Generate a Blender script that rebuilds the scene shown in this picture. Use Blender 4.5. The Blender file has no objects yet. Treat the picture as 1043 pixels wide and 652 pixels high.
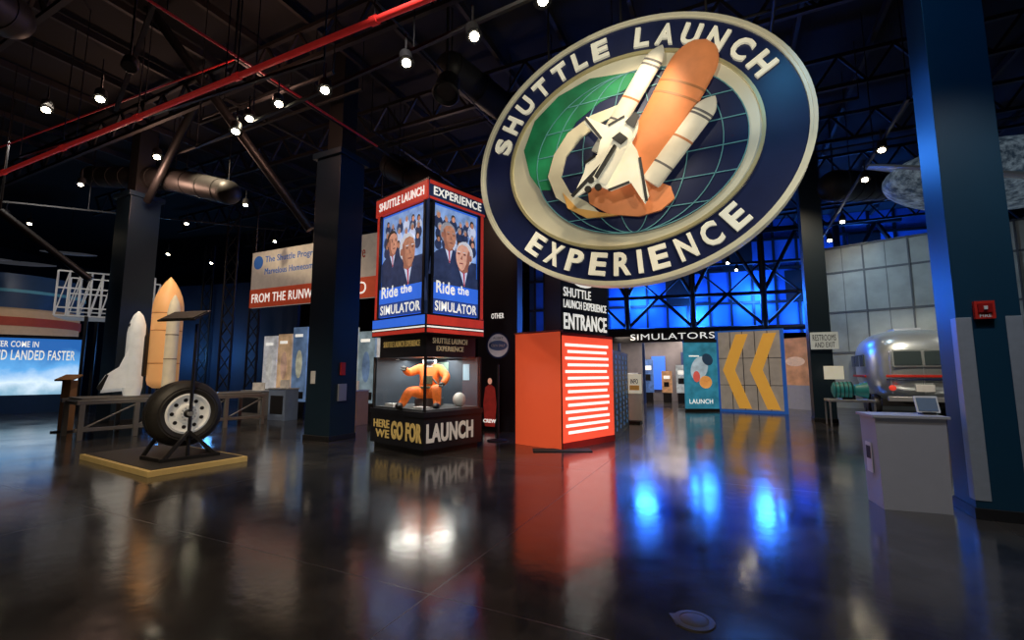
import bpy, bmesh, math, random
from mathutils import Vector, Matrix
random.seed(7)
V=Vector
sc=bpy.context.scene
# ------------------------------------------------------------ camera
FPX=463.0; PITCH=math.radians(6.4); CAMZ=1.6
cam_d=bpy.data.cameras.new('camera'); cam=bpy.data.objects.new('camera',cam_d)
sc.collection.objects.link(cam); sc.camera=cam
cam_d.sensor_width=36; cam_d.lens=36*FPX/1043.0
cam.location=(0,0,CAMZ); cam.rotation_euler=(math.radians(90)+PITCH,0,0)
cam_d.clip_end=300
sc.view_settings.view_transform='Standard'
# survey helpers: sight-lines from the photographer's station
def ray(u,v):
    x=u-521.5; y=326-v
    return V((x, FPX*math.cos(PITCH)-y*math.sin(PITCH), FPX*math.sin(PITCH)+y*math.cos(PITCH)))
def PD(u,v,D):
    r=ray(u,v); return V((0,0,CAMZ))+r*(D/r.y)
def PZ(u,v,z):
    r=ray(u,v); return V((0,0,CAMZ))+r*((z-CAMZ)/r.z)
def FP(u,v): return PZ(u,v,0.0)
TH=math.radians(-25.5)
E1=V((math.cos(TH),math.sin(TH),0)); E2=V((-math.sin(TH),math.cos(TH),0)); UP=V((0,0,1))
def frame(L,R,z=0.0):
    L=V((L[0],L[1],z)); R=V((R[0],R[1],z)); x=(R-L).normalized(); n=x.cross(UP)
    M=Matrix((x,UP,n)).transposed().to_4x4(); M.translation=L
    return M,(R-L).length
def onp(M,u,v):
    Mi=M.inverted(); o=Mi@V((0,0,CAMZ)); d=Mi.to_3x3()@ray(u,v)
    t=-o.z/d.z; p=o+d*t; return (p.x,p.y)
# ------------------------------------------------------------ materials
MC={}
def mat(name,col,rough=.5,metal=0.0,es=0.0,nz=.15,scale=6.0,emit=None,ior=1.5,bump=0):
    if name in MC: return MC[name]
    m=bpy.data.materials.new(name); m.use_nodes=True; nt=m.node_tree; b=nt.nodes['Principled BSDF']
    n=nt.nodes.new('ShaderNodeTexNoise'); n.inputs['Scale'].default_value=scale; n.inputs['Detail'].default_value=4
    tc=nt.nodes.new('ShaderNodeTexCoord'); nt.links.new(tc.outputs['Object'],n.inputs['Vector'])
    mx=nt.nodes.new('ShaderNodeMix'); mx.data_type='RGBA'
    a=[max(0,c*(1-nz)) for c in col]+[1]; c2=[min(1,c*(1+nz)) for c in col]+[1]
    mx.inputs[6].default_value=a; mx.inputs[7].default_value=c2
    nt.links.new(n.outputs['Fac'],mx.inputs[0]); nt.links.new(mx.outputs[2],b.inputs['Base Color'])
    b.inputs['Roughness'].default_value=rough; b.inputs['Metallic'].default_value=metal; b.inputs['IOR'].default_value=ior
    if es>0:
        if emit: b.inputs['Emission Color'].default_value=(*emit,1)
        else: nt.links.new(mx.outputs[2],b.inputs['Emission Color'])
        b.inputs['Emission Strength'].default_value=es
    if bump:
        bp=nt.nodes.new('ShaderNodeBump'); bp.inputs['Strength'].default_value=bump
        nt.links.new(n.outputs['Fac'],bp.inputs['Height']); nt.links.new(bp.outputs[0],b.inputs['Normal'])
    MC[name]=m; return m
def E(name,col,es=1.0,nz=.08,scale=5): return mat(name,col,.5,0,es,nz,scale)
# ------------------------------------------------------------ mesh builder
class MB:
    def __init__(s,M=None): s.v=[];s.f=[];s.fm=[];s.fs=[];s.mats=[];s.M=M.copy() if M else Matrix()
    def add(s,vs,fs,m,smooth=False):
        if m not in s.mats: s.mats.append(m)
        k=s.mats.index(m); o=len(s.v)
        s.v+= [s.M@V(p) for p in vs]
        for f in fs: s.f.append([o+i for i in f]); s.fm.append(k); s.fs.append(smooth)
    def box(s,c,d,m,R=None):
        c=V(c); vs=[]
        for i in (-.5,.5):
            for j in (-.5,.5):
                for k in (-.5,.5):
                    p=V((i*d[0],j*d[1],k*d[2]))
                    if R is not None: p=R@p
                    vs.append(c+p)
        s.add(vs,[(0,1,3,2),(4,6,7,5),(0,4,5,1),(2,3,7,6),(0,2,6,4),(1,5,7,3)],m)
    def bx(s,x0,x1,y0,y1,z0,z1,m): s.box(((x0+x1)/2,(y0+y1)/2,(z0+z1)/2),(abs(x1-x0),abs(y1-y0),abs(z1-z0)),m)
    def beam(s,p,q,w,h,m):
        p=V(p);q=V(q);d=(q-p).normalized(); a=d.cross(UP)
        if a.length<1e-3: a=V((1,0,0))
        a.normalize(); b=a.cross(d).normalized(); vs=[]
        for e in (p,q):
            for i,j in((-1,-1),(1,-1),(1,1),(-1,1)): vs.append(e+a*i*w/2+b*j*h/2)
        s.add(vs,[(0,1,2,3),(4,7,6,5),(0,4,5,1),(1,5,6,2),(2,6,7,3),(3,7,4,0)],m)
    def lathe(s,o,ax,prof,m,n=24,squash=None,smooth=True):
        o=V(o);ax=V(ax).normalized(); t=V((1,0,0)) if abs(ax.x)<.8 else V((0,1,0))
        a=ax.cross(t).normalized(); b=ax.cross(a); vs=[];fs=[]
        for r,h in prof:
            for i in range(n):
                g=2*math.pi*i/n; off=(a*math.cos(g)+b*math.sin(g))*max(r,1e-4)
                if squash: sd,sf=squash; off=off-V(sd)*(off.dot(V(sd)))*(1-sf)
                vs.append(o+ax*h+off)
        for j in range(len(prof)-1):
            for i in range(n):
                k=(i+1)%n; fs.append((j*n+i,j*n+k,(j+1)*n+k,(j+1)*n+i))
        fs.append(tuple(range(n))[::-1]); fs.append(tuple(range((len(prof)-1)*n,len(prof)*n)))
        s.add(vs,fs,m,smooth)
    def cyl(s,p,q,r,m,r2=None,n=12,smooth=True):
        p=V(p);q=V(q); s.lathe(p,q-p,[(r,0),(r if r2 is None else r2,(q-p).length)],m,n,smooth=smooth)
    def tube(s,pts,r,m,n=8):
        for a,b in zip(pts,pts[1:]):
            if (V(a)-V(b)).length>1e-4: s.cyl(a,b,r,m,n=n)
    def poly(s,pts,z0,z1,m):
        n=len(pts); vs=[(p[0],p[1],z0) for p in pts]+[(p[0],p[1],z1) for p in pts]
        fs=[tuple(range(n))[::-1],tuple(range(n,2*n))]+[(i,(i+1)%n,n+(i+1)%n,n+i) for i in range(n)]
        s.add(vs,fs,m)
    def ell(s,cx,cy,rx,ry,z0,z1,m,n=40,a0=0,a1=360,rot=0):
        pts=[]; full=abs(a1-a0)>=360
        for i in range(n if full else n+1):
            g=math.radians(a0+(a1-a0)*i/n); x=rx*math.cos(g);y=ry*math.sin(g);r=math.radians(rot)
            pts.append((cx+x*math.cos(r)-y*math.sin(r),cy+x*math.sin(r)+y*math.cos(r)))
        s.poly(pts,z0,z1,m)
    def ring(s,cx,cy,ro,ri,z0,z1,m,n=96):
        vs=[];fs=[]
        for i in range(n):
            g=2*math.pi*i/n;c=math.cos(g);q=math.sin(g)
            for (rr,z) in((ro,z0),(ro,z1),(ri,z1),(ri,z0)): vs.append((cx+rr[0]*c,cy+rr[1]*q,z))
        for i in range(n):
            k=(i+1)%n
            for j in range(4): l=(j+1)%4; fs.append((4*i+j,4*k+j,4*k+l,4*i+l))
        s.add(vs,fs,m)
    def sphere(s,c,r,m,n=20,k=12):
        if not hasattr(r,'__len__'): r=(r,r,r)
        c=V(c);vs=[];fs=[]
        for j in range(k+1):
            p=math.pi*j/k
            for i in range(n):
                g=2*math.pi*i/n; vs.append(c+V((r[0]*math.sin(p)*math.cos(g),r[1]*math.sin(p)*math.sin(g),r[2]*math.cos(p))))
        for j in range(k):
            for i in range(n): l=(i+1)%n; fs.append((j*n+i,(j+1)*n+i,(j+1)*n+l,j*n+l))
        s.add(vs,fs,m,True)
    def build(s,name,parent=None,bevel=0):
        xs=[p.x for p in s.v];ys=[p.y for p in s.v];zs=[p.z for p in s.v]
        c=V(((min(xs)+max(xs))/2,(min(ys)+max(ys))/2,min(zs)))
        me=bpy.data.meshes.new(name); me.from_pydata([p-c for p in s.v],[],s.f)
        for m in s.mats: me.materials.append(m)
        for p,k,sm in zip(me.polygons,s.fm,s.fs): p.material_index=k; p.use_smooth=sm
        bm=bmesh.new(); bm.from_mesh(me); bmesh.ops.remove_doubles(bm,verts=bm.verts,dist=1e-6)
        bmesh.ops.recalc_face_normals(bm,faces=bm.faces); bm.to_mesh(me); bm.free()
        if any(s.fs):
            try: me.set_sharp_from_angle(angle=math.radians(40))
            except Exception: pass
        ob=bpy.data.objects.new(name,me); sc.collection.objects.link(ob); ob.location=c
        if parent: attach(ob,parent)
        if bevel:
            b=ob.modifiers.new('bevel','BEVEL'); b.width=bevel; b.segments=2; b.limit_method='ANGLE'
        return ob
def root(name,loc):
    e=bpy.data.objects.new(name,None); e.empty_display_size=.2; sc.collection.objects.link(e); e.location=V(loc); return e
def attach(ob,r):
    ob.parent=r; ob.matrix_parent_inverse=Matrix.Translation(r.location).inverted()
TC={}
def glyph(s,bold):
    if (s,bold) in TC: return TC[(s,bold)]
    cu=bpy.data.curves.new('t','FONT'); cu.body=s; cu.size=1; cu.extrude=.03; cu.offset=bold; cu.resolution_u=3
    cu.space_character=1.06
    ob=bpy.data.objects.new('t',cu); sc.collection.objects.link(ob); bpy.context.view_layer.update()
    me=bpy.data.meshes.new_from_object(ob.evaluated_get(bpy.context.evaluated_depsgraph_get()))
    bpy.data.objects.remove(ob)
    co=[v.co.copy() for v in me.vertices]; fs=[tuple(p.vertices) for p in me.polygons]
    x0=min(c.x for c in co);x1=max(c.x for c in co);y0=min(c.y for c in co);y1=max(c.y for c in co)
    TC[(s,bold)]=([((c.x-x0)/(x1-x0),(c.y-y0)/(y1-y0),c.z/.06+.5) for c in co],fs); return TC[(s,bold)]
def text(mb,s,x0,x1,y0,y1,z,m,depth=.012,bold=.02,X=None):
    """fit a word into a rectangle of the builder's local frame"""
    co,fs=glyph(s,bold)
    pts=[V((x0+c[0]*(x1-x0),y0+c[1]*(y1-y0),z+c[2]*depth)) for c in co]
    if X is not None: pts=[X@p for p in pts]
    mb.add(pts,fs,m)
def light(kind,name,loc,energy,col,aim=None,size=.5,angle=60,blend=.6,parent=None,sy=None):
    l=bpy.data.lights.new(name,kind); l.energy=energy; l.color=col
    if kind=='SPOT': l.spot_size=math.radians(angle); l.spot_blend=blend; l.shadow_soft_size=size
    elif kind=='AREA':
        l.size=size
        if sy: l.shape='RECTANGLE'; l.size_y=sy
    else: l.shadow_soft_size=size
    o=bpy.data.objects.new(name,l); sc.collection.objects.link(o); o.location=loc
    if aim is not None: o.rotation_euler=(V(aim)-V(loc)).to_track_quat('-Z','Y').to_euler()
    if parent: attach(o,parent)
    return o
WARM=(1,.78,.52); BLUE=(.02,.16,1); WHITE=(1,.93,.85)
# common mats
black=mat('black_paint',(.012,.012,.014),.45); steel=mat('brushed_steel',(.55,.57,.6),.38,.6,nz=.1,scale=30)
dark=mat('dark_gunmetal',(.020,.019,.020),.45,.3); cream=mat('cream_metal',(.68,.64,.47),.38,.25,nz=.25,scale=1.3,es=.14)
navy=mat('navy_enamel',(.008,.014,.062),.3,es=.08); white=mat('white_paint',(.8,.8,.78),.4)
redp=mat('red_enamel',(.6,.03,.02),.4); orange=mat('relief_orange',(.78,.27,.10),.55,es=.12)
beamm=mat('ceiling_beam_paint',(.020,.015,.013),.6); ductm=mat('duct_metal',(.032,.031,.031),.5,.3)
wtxt=E('white_letter_glow',(.95,.93,.85),.7); ytxt=E('yellow_letter_glow',(.55,.37,.11),.3)
# ------------------------------------------------------------ room shell
def floor_mat():
    m=bpy.data.materials.new('polished_concrete'); m.use_nodes=True; nt=m.node_tree; L=nt.links.new; b=nt.nodes['Principled BSDF']
    tc=nt.nodes.new('ShaderNodeTexCoord'); mp=nt.nodes.new('ShaderNodeMapping'); mp.inputs['Rotation'].default_value=(0,0,math.radians(25.5))
    mp.inputs['Location'].default_value=(1.2,.6,0)
    L(tc.outputs['Object'],mp.inputs[0])
    n1=nt.nodes.new('ShaderNodeTexNoise'); n1.inputs['Scale'].default_value=.9; n1.inputs['Detail'].default_value=10; n1.inputs['Roughness'].default_value=.72
    n2=nt.nodes.new('ShaderNodeTexNoise'); n2.inputs['Scale'].default_value=24; n2.inputs['Detail'].default_value=6
    L(mp.outputs[0],n1.inputs['Vector']); L(mp.outputs[0],n2.inputs['Vector'])
    cr=nt.nodes.new('ShaderNodeValToRGB'); cr.color_ramp.elements[0].position=.32; cr.color_ramp.elements[1].position=.70
    cr.color_ramp.elements[0].color=(.024,.023,.025,1); cr.color_ramp.elements[1].color=(.095,.088,.082,1)
    L(n1.outputs['Fac'],cr.inputs[0])
    mm=nt.nodes.new('ShaderNodeMix'); mm.data_type='RGBA'; mm.blend_type='MULTIPLY'; mm.inputs[0].default_value=.65
    L(cr.outputs[0],mm.inputs[6]); L(n2.outputs['Fac'],mm.inputs[7])
    br=nt.nodes.new('ShaderNodeTexBrick'); br.offset=0; br.inputs['Scale'].default_value=1
    br.inputs['Brick Width'].default_value=4.5; br.inputs['Row Height'].default_value=4.5; br.inputs['Mortar Size'].default_value=.005
    br.inputs['Mortar Smooth'].default_value=0.5
    L(mp.outputs[0],br.inputs['Vector'])
    jf=nt.nodes.new('ShaderNodeMath'); jf.operation='MULTIPLY'; jf.inputs[1].default_value=.6; L(br.outputs['Fac'],jf.inputs[0])
    mj=nt.nodes.new('ShaderNodeMix'); mj.data_type='RGBA'; mj.inputs[7].default_value=(.006,.006,.006,1)
    L(jf.outputs[0],mj.inputs[0]); L(mm.outputs[2],mj.inputs[6]); L(mj.outputs[2],b.inputs['Base Color'])
    mr=nt.nodes.new('ShaderNodeMapRange'); mr.inputs[1].default_value=.3; mr.inputs[2].default_value=.75; mr.inputs[3].default_value=.09; mr.inputs[4].default_value=.22
    L(n1.outputs['Fac'],mr.inputs[0])
    ad=nt.nodes.new('ShaderNodeMath'); ad.operation='MULTIPLY_ADD'; ad.inputs[1].default_value=.2; L(br.outputs['Fac'],ad.inputs[0]); L(mr.outputs[0],ad.inputs[2])
    L(ad.outputs[0],b.inputs['Roughness']); b.inputs['IOR'].default_value=2.1
    bp=nt.nodes.new('ShaderNodeBump'); bp.inputs['Strength'].default_value=.05; bp.inputs['Distance'].default_value=.02
    n3=nt.nodes.new('ShaderNodeTexNoise'); n3.inputs['Scale'].default_value=8; n3.inputs['Detail'].default_value=3; L(mp.outputs[0],n3.inputs['Vector'])
    L(n3.outputs['Fac'],bp.inputs['Height']); L(bp.outputs[0],b.inputs['Normal'])
    return m
XL,XR,YF,YB,ZC=-34,27,-9,40,9.8
mb=MB(); mb.bx(XL,XR,YF,YB,-.2,0,floor_mat()); mb.build('floor')
wallm=mat('dark_wall_paint',(.010,.011,.014),.8)
mb=MB(); mb.bx(XL,XR,YF,YB,ZC,ZC+.2,mat('dark_roof_deck',(.008,.007,.007),.85)); mb.build('ceiling')
mb=MB(); mb.bx(XL-.2,XL,YF,YB,0,ZC,wallm); mb.build('wall_left')
mb=MB(); mb.bx(XR,XR+.2,YF,YB,0,ZC,wallm); mb.build('wall_right')
mb=MB(); mb.bx(XL,XR,YB,YB+.2,0,ZC,wallm); mb.build('wall_back')
mb=MB(); mb.bx(XL,XR,YF-.2,YF,0,ZC,wallm); mb.build('wall_front')
# ------------------------------------------------------------ ceiling steel
def W(a,b,z): p=E1*a+E2*b; return V((p.x,p.y,z))
mb=MB()
def truss(mb,p,q,h,w,m,step=1.1):
    p=V(p);q=V(q); L=(q-p).length; d=(q-p)/L; n=max(2,int(L/step)); dn=V((0,0,-h))
    mb.beam(p,q,w*1.6,w*1.6,m); mb.beam(p+dn,q+dn,w*1.6,w*1.6,m)
    for i in range(n):
        a=p+d*L*i/n; b=p+d*L*(i+.5)/n; c=p+d*L*(i+1)/n
        mb.beam(a,b+dn,w,w,m); mb.beam(b+dn,c,w,w,m)
for k in range(9):
    b=3.5+k*3.2
    truss(mb,W(-27+k*.6,b,9.45),W(12+k*.3,b,9.45),.8,.06,beamm)
for k in range(20):
    a=-22+k*1.7
    mb.beam(W(a,2,9.65),W(a,30 if a>-14 else 26,9.65),.09,.18,beamm)
# conduits strapped under the roof steel
for i in range(26):
    a=random.uniform(-18,4); b=random.uniform(4,20); z=random.uniform(7.6,8.6); L=random.uniform(3,8); r=random.choice((.02,.03,.04))
    if i%2: p,q=W(a,b,z),W(a+L,b,z)
    else: p,q=W(a,b,z),W(a,b+L,z)
    mb.cyl(p,q,r,ductm,n=8)
    for e in(p,q): mb.cyl(e,V((e.x,e.y,9.7)),.012,dark,n=6)
mb.build('roof_steelwork')
# ------------------------------------------------------------ pipes & ducts
redpipe=mat('red_sprinkler_pipe',(.75,.035,.03),.4,es=.12)
p=PZ(0,177,6.6); q=PZ(425,3,6.6); d=(q-p).normalized()
mb=MB(); A=p-d*4; B=q+d*5
mb.cyl(A,B,.05,redpipe)
for t in range(0,22,3):
    c=A+d*(t+1.2); mb.cyl(c,c+V((0,0,2.95)),.012,dark,n=6); mb.lathe(c-d*.06,d,[(.065,0),(.065,.12)],redpipe)
mb.build('sprinkler_pipe')
mb=MB(); p=PZ(170,12,7.6); q=PZ(356,131,7.6); d=(q-p).normalized()
redd=mat('red_pipe_dull',(.45,.02,.02),.5,es=.05)
mb.cyl(p-d*2,q+d*1,.024,redd)
for t in(0,3,6): c=p+d*t; mb.cyl(c,c+V((0,0,1.98)),.012,dark,n=6)
mb.build('sprinkler_pipe')
mb=MB(); p=PZ(0,150,8.2);q=PZ(240,60,8.2);mb.cyl(p,q,.02,redd)
for t in (0,.5,1):
    c=p.lerp(q,t); mb.cyl(c,c+V((0,0,1.4)),.012,dark,n=6)
mb.build('sprinkler_pipe')
def duct(pts,r):
    mb=MB()
    for a,b in zip(pts,pts[1:]):
        mb.cyl(a,b,r,ductm,n=24); L=(b-a).length; d=(b-a)/L
        for i in range(int(L/.8)+1): mb.lathe(a+d*(i*.8),d,[(r*1.04,0),(r*1.04,.05)],ductm,n=24)
    for a in pts:
        mb.sphere(a,r*1.0,ductm)
        mb.cyl(a,V((a.x,a.y,ZC)),.015,dark,n=6)
    return mb.build('air_duct')
duct([PD(95,180,16),PD(178,183,14),PD(232,196,13)],.36)
duct([PD(460,70,9.5),PD(520,115,11)],.35)
duct([PD(400,170,13.5),PD(440,190,13)],.4)
duct([PD(850,190,14),PD(930,190,17),PD(1000,190,21)],.5)
duct([PD(-60,-30,6.5),PD(5,14,7.5)],.4)
mb=MB()
for (a,b) in [((150,5,9.5),(316,234,10.9)),((0,215,13),(92,285,14.2)),((205,95,12),(150,205,14))]:
    p=PD(*a);q=PD(*b); mb.cyl(p,q,.11,dark,n=12)
    mb.cyl(p,V((p.x,p.y,ZC)),.03,dark,n=6)
mb.build('diagonal_brace_struts')
# ------------------------------------------------------------ track lights
bulb=E('lamp_bulb',(1,.88,.62),45,nz=0)
def head(mb,pos,aim,s=.11):
    d=(V(aim)-pos).normalized()
    mb.lathe(pos,d,[(s*.55,-s*2.2),(s*.8,-s*1.8),(s*.85,-s*.6),(s*1.05,0),(s*.85,0.001)],black,n=16)
    mb.lathe(pos-d*.01,d,[(s*.55,0),(s*.55,.02)],bulb,n=14)
    mb.cyl(pos-d*s*1.4,pos-d*s*1.4+V((0,0,.35)),.015,black,n=6)
def track(p,q,heads,tgt):
    rt=root('track_lighting',(p+q)/2)
    mb=MB(); mb.beam(p,q,.05,.05,black); d=(q-p); n=int(d.length/2.5)+1
    for i in range(n+1):
        c=p+d*i/n; mb.cyl(c,V((c.x,c.y,ZC)),.01,black,n=6)
    mb.build('track_rail',rt)
    mh=MB()
    for h in heads: head(mh,h,tgt(h))
    if heads: mh.build('spot_heads',rt)
    return rt
z=6.3
hs=[PZ(u,v+4,z-.35) for u,v in[(331,88),(414,60),(483,33),(240,130),(553,-4)]]
t1=track(PZ(200,150,z),PZ(545,-4,z),hs,lambda h:h+V((.6,-1.2,-3)))
hs=[PZ(u,v,z) for u,v in[(102,101),(160,160),(284,106),(254,121),(47,112)]]
t2=track(PZ(20,160,z+.4),PZ(330,60,z+.4),hs,lambda h:h+V((1,-1.2,-3)))
hs=[PD(u,v,D) for u,v,D in[(82,188,13),(5,220,15),(143,240,17),(190,228,17),(250,209,14),(280,246,19),(215,268,21),(171,259,20),(268,267,22),(30,228,17)]]
t3=track(PD(0,205,14),PD(290,235,19),hs,lambda h:h+V((.5,-1,-3)))
hs=[PD(u,v,D) for u,v,D in[(898,153,9),(881,183,10),(858,226,14),(835,258,17),(828,270,18),(741,268,18),(750,275,19),(845,245,15)]]
t4=track(PD(925,100,7.5),PD(830,255,18),hs,lambda h:h+V((-1,-1,-3)))
mb=MB(); c=PD(455,92,8.5)
mb.lathe(c,V((-.1,-.4,-1)),[(.12,-.35),(.22,-.3),(.24,0),(.28,.12),(.25,.14),(.2,.05)],dark,n=24)
mb.cyl(c+V((0,0,.2)),V((c.x,c.y,ZC)),.03,dark); mb.build('hanging_floodlight')
mb=MB(); c=PD(132,68,7.5)
mb.lathe(c,V((.3,-.5,-1)),[(.05,-.25),(.12,-.2),(.13,0),(.11,.02)],dark,n=20); mb.cyl(c+V((0,0,.1)),V((c.x,c.y,ZC)),.02,dark)
p=PD(160,-5,6.8);q=PD(118,112,9.2); mb.beam(p,q,.07,.07,dark); mb.build('hanging_floodlight')
# ------------------------------------------------------------ columns
colm=mat('teal_navy_column_paint',(.007,.022,.040),.42,nz=.1,scale=3)
def column(c0,w,h,name='steel_column',extras=None,m=colm):
    M=Matrix((E1,E2,UP)).transposed().to_4x4(); M.translation=V((c0.x,c0.y,0))
    mb=MB(M); mb.bx(0,w,0,w,0,h,m); mb.bx(-.02,w+.02,-.02,w+.02,0,.12,black)
    if h<9.5: mb.bx(-.08,w+.08,-.08,w+.08,h-.15,h,colm); mb.bx(w*.2,w*.8,w*.2,w*.8,h,ZC,dark)
    if extras: extras(mb,w)
    return mb.build(name,bevel=.008)
guard=mat('corner_guard_steel',(.42,.47,.55),.42,.35,nz=.12,scale=14)
def exR(mb,w):
    g=.13
    for x in(0,w):
        mb.bx(x-.004 if x==0 else x-g, x+g if x==0 else x+.004, -.006,0,.2,2.2,guard)
        mb.bx(x-.006 if x==0 else x, x if x==0 else x+.006, -.004,g,.2,2.2,guard)
c0=FP(996,529)
column(c0,.54,ZC,extras=exR,m=mat('blue_lit_column_paint',(.006,.045,.09),.4,nz=.1,scale=3))  # blue light on this column is partly put into its base colour
MR=Matrix((E1,UP,E1.cross(UP))).transposed().to_4x4(); MR.translation=V((c0.x,c0.y,0))
x,y=onp(MR,1001,316)
mb=MB(MR); mb.bx(x-.085,x+.085,y-.1,y+.1,0,.05,redp); mb.bx(x-.06,x+.06,y-.03,y+.07,.05,.065,mat('alarm_red_dark',(.35,.01,.01),.4)); text(mb,'FIRE',x-.05,x+.05,y-.085,y-.05,.05,white,depth=.003)
mb.bx(x-.015,x+.015,y-.0,y+.04,.065,.08,white)
mb.build('fire_alarm_callpoint',bevel=.006)
c1=FP(320,449)
def exA(mb,w):
    mb.bx(.15,.3,-.02,0,1.3,1.6,white); mb.bx(w,w+.03,.25,.4,1.5,1.8,redp); mb.bx(w,w+.04,.2,.45,.9,1.3,steel)
column(c1-E1*.35,.8,7.0,extras=exA)
c2=FP(104,432); column(c2-E1*.45,.85,7.3)
column(FP(838,430)-E1*.2,.6,ZC)
column(FP(560,412)-E1*.3,.7,ZC)
# ------------------------------------------------------------ oval sign
Ls=PD(491,180,8.4); Rs=PD(832,100,6.0); zc=(Ls.z+Rs.z)/2-.13
SM,sw=frame(Ls,Rs,zc); a=sw/2; bb=2.27
cx=a
rt=root('hanging_oval_sign',SM@V((cx,0,0)))
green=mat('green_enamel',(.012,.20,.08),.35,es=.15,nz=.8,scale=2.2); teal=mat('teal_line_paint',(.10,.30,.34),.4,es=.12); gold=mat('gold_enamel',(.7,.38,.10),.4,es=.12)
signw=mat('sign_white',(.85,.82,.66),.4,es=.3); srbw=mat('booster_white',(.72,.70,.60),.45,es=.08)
mb=MB(SM)
mb.ring(cx,0,(a,bb),(a-.05,bb-.05),-.22,.05,cream); mb.ell(cx,0,a-.03,bb-.03,-.2,0,navy,n=96)
mb.ring(cx,0,(a,bb),(a*.965,bb*.965),0,.035,cream)
ki,kv=.765,.735
mb.ring(cx,0,(a*ki,bb*kv),(a*ki-.05,bb*kv-.05),0,.06,mat('gold_rim',(.55,.48,.25),.3,.6,es=.12))
mb.ell(cx,0,a*ki-.04,bb*kv-.04,0,.02,cream,n=96)
mb.build('sign_board',rt)
S=lambda u,v: onp(SM,u,v)
mb=MB(SM)
gx,gy=S(645,155); rx,ry=1.70,1.38
mb.ell(gx,gy,rx,ry,.02,.05,navy,n=72)
mb.poly([S(*p) for p in[(541,180),(535,155),(546,125),(570,100),(602,82),(640,76),(664,78),(640,92),(612,106),(588,126),(574,150),(566,172),(562,195),(552,195)]],.05,.06,green)
for k in(-.75,-.45,-.15,.15,.45,.75):
    y=gy+ry*k; hw=rx*math.sqrt(1-k*k); mb.box((gx,y,.062),(2*hw,.014,.012),teal)
for k in(.2,.5,.8,1): mb.ring(gx,gy,(rx*k,ry),(rx*k-.014,ry-.014),.055,.068,teal,n=64)
mb.poly([S(*p) for p in[(630,110),(604,120),(580,138),(566,160),(560,182),(568,203),(588,216),(612,218),(600,208),(582,198),(573,182),(578,162),(592,144),(612,128),(632,118)]],.05,.09,cream)
mb.poly([S(*p) for p in[(600,194),(618,184),(662,184),(684,192),(688,204),(674,216),(652,222),(622,220),(602,209)]],.05,.1,orange)
mb.poly([S(*p) for p in[(575,198),(590,214),(630,221),(600,224),(580,214)]],.05,.1,gold)
mb.build('globe_emblem',rt)
mb=MB(SM)
def rocket(b,t,r,m,z,nose,bands=(),sq=.3,blunt=False):
    bx_,by_=S(*b);tx,ty=S(*t); o=V((bx_,by_,z)); ax=V((tx-bx_,ty-by_,0)); L=ax.length
    prof=[(r*.92,0),(r,.03)]+[(r,L-nose)]+[(r*(math.sqrt(max(0,1-(i/8)**2)) if blunt else math.cos(i/8*math.pi/2)**.8),L-nose+nose*i/8) for i in range(1,9)]
    mb.lathe(o,ax,prof,m,n=28,squash=((0,0,1),sq))
    for h,bm_ in bands: mb.lathe(o+ax.normalized()*h*L,ax,[(r*1.02,0),(r*1.02,.035)],bm_,n=28,squash=((0,0,1),sq))
ob2=mat('relief_band',(.5,.2,.08),.5); sb2=mat('srb_band',(.12,.12,.13),.5)
rocket((642,190),(720,43),.38,orange,.08,.5,[(.68,ob2),(.6,ob2)],blunt=True)
rocket((612,160),(676,50),.16,srbw,.12,.3,[(.84,sb2),(.8,sb2),(.5,ob2),(.3,sb2)])
rocket((664,190),(729,103),.17,srbw,.16,.28,[(.8,sb2),(.76,sb2),(.5,ob2),(.2,sb2)])
mb.build('booster_stack_relief',rt)
mb=MB(SM)
rocket((614,192),(652,124),.17,signw,.26,.34)
zz=.26
mb.poly([S(*p) for p in[(648,132),(640,126),(622,136),(602,127),(600,133),(616,150),(613,165),(602,172),(600,182),(588,208),(612,194),(626,200),(640,176)]],zz-.03,zz+.02,signw)
mb.poly([S(*p) for p in[(645,150),(652,160),(664,205),(660,213),(646,192),(626,200),(622,190)]],zz-.03,zz+.02,signw)
def stripe(p,q,w,z0,z1,m):
    a_=V(S(*p));b_=V(S(*q)); n_=(b_-a_).normalized(); n_=V((-n_.y,n_.x))*w
    mb.poly([tuple(a_+n_),tuple(b_+n_),tuple(b_-n_),tuple(a_-n_)],z0,z1,m)
for p,q,w in(((601,129),(617,149),.022),((655,168),(662,211),.022),((588,206),(622,170),.03),((601,173),(611,166),.02),((624,200),(645,192),.02),((640,127),(624,136),.016)): stripe(p,q,w,zz+.02,zz+.035,black)
mb.poly([S(*p) for p in[(641,134),(651,124),(655,128),(650,140)]],zz+.05,zz+.075,black)
mb.poly([S(*p) for p in[(628,150),(636,144),(644,150),(637,156)]],zz+.05,zz+.08,dark)
stripe((613,189),(632,158),.02,zz+.06,zz+.14,black)
for p in [(607,190),(614,197),(604,199)]:
    x,y=S(*p); mb.ell(x,y,.055,.055,zz,zz+.05,dark,n=16)
mb.build('orbiter_relief',rt)
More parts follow.
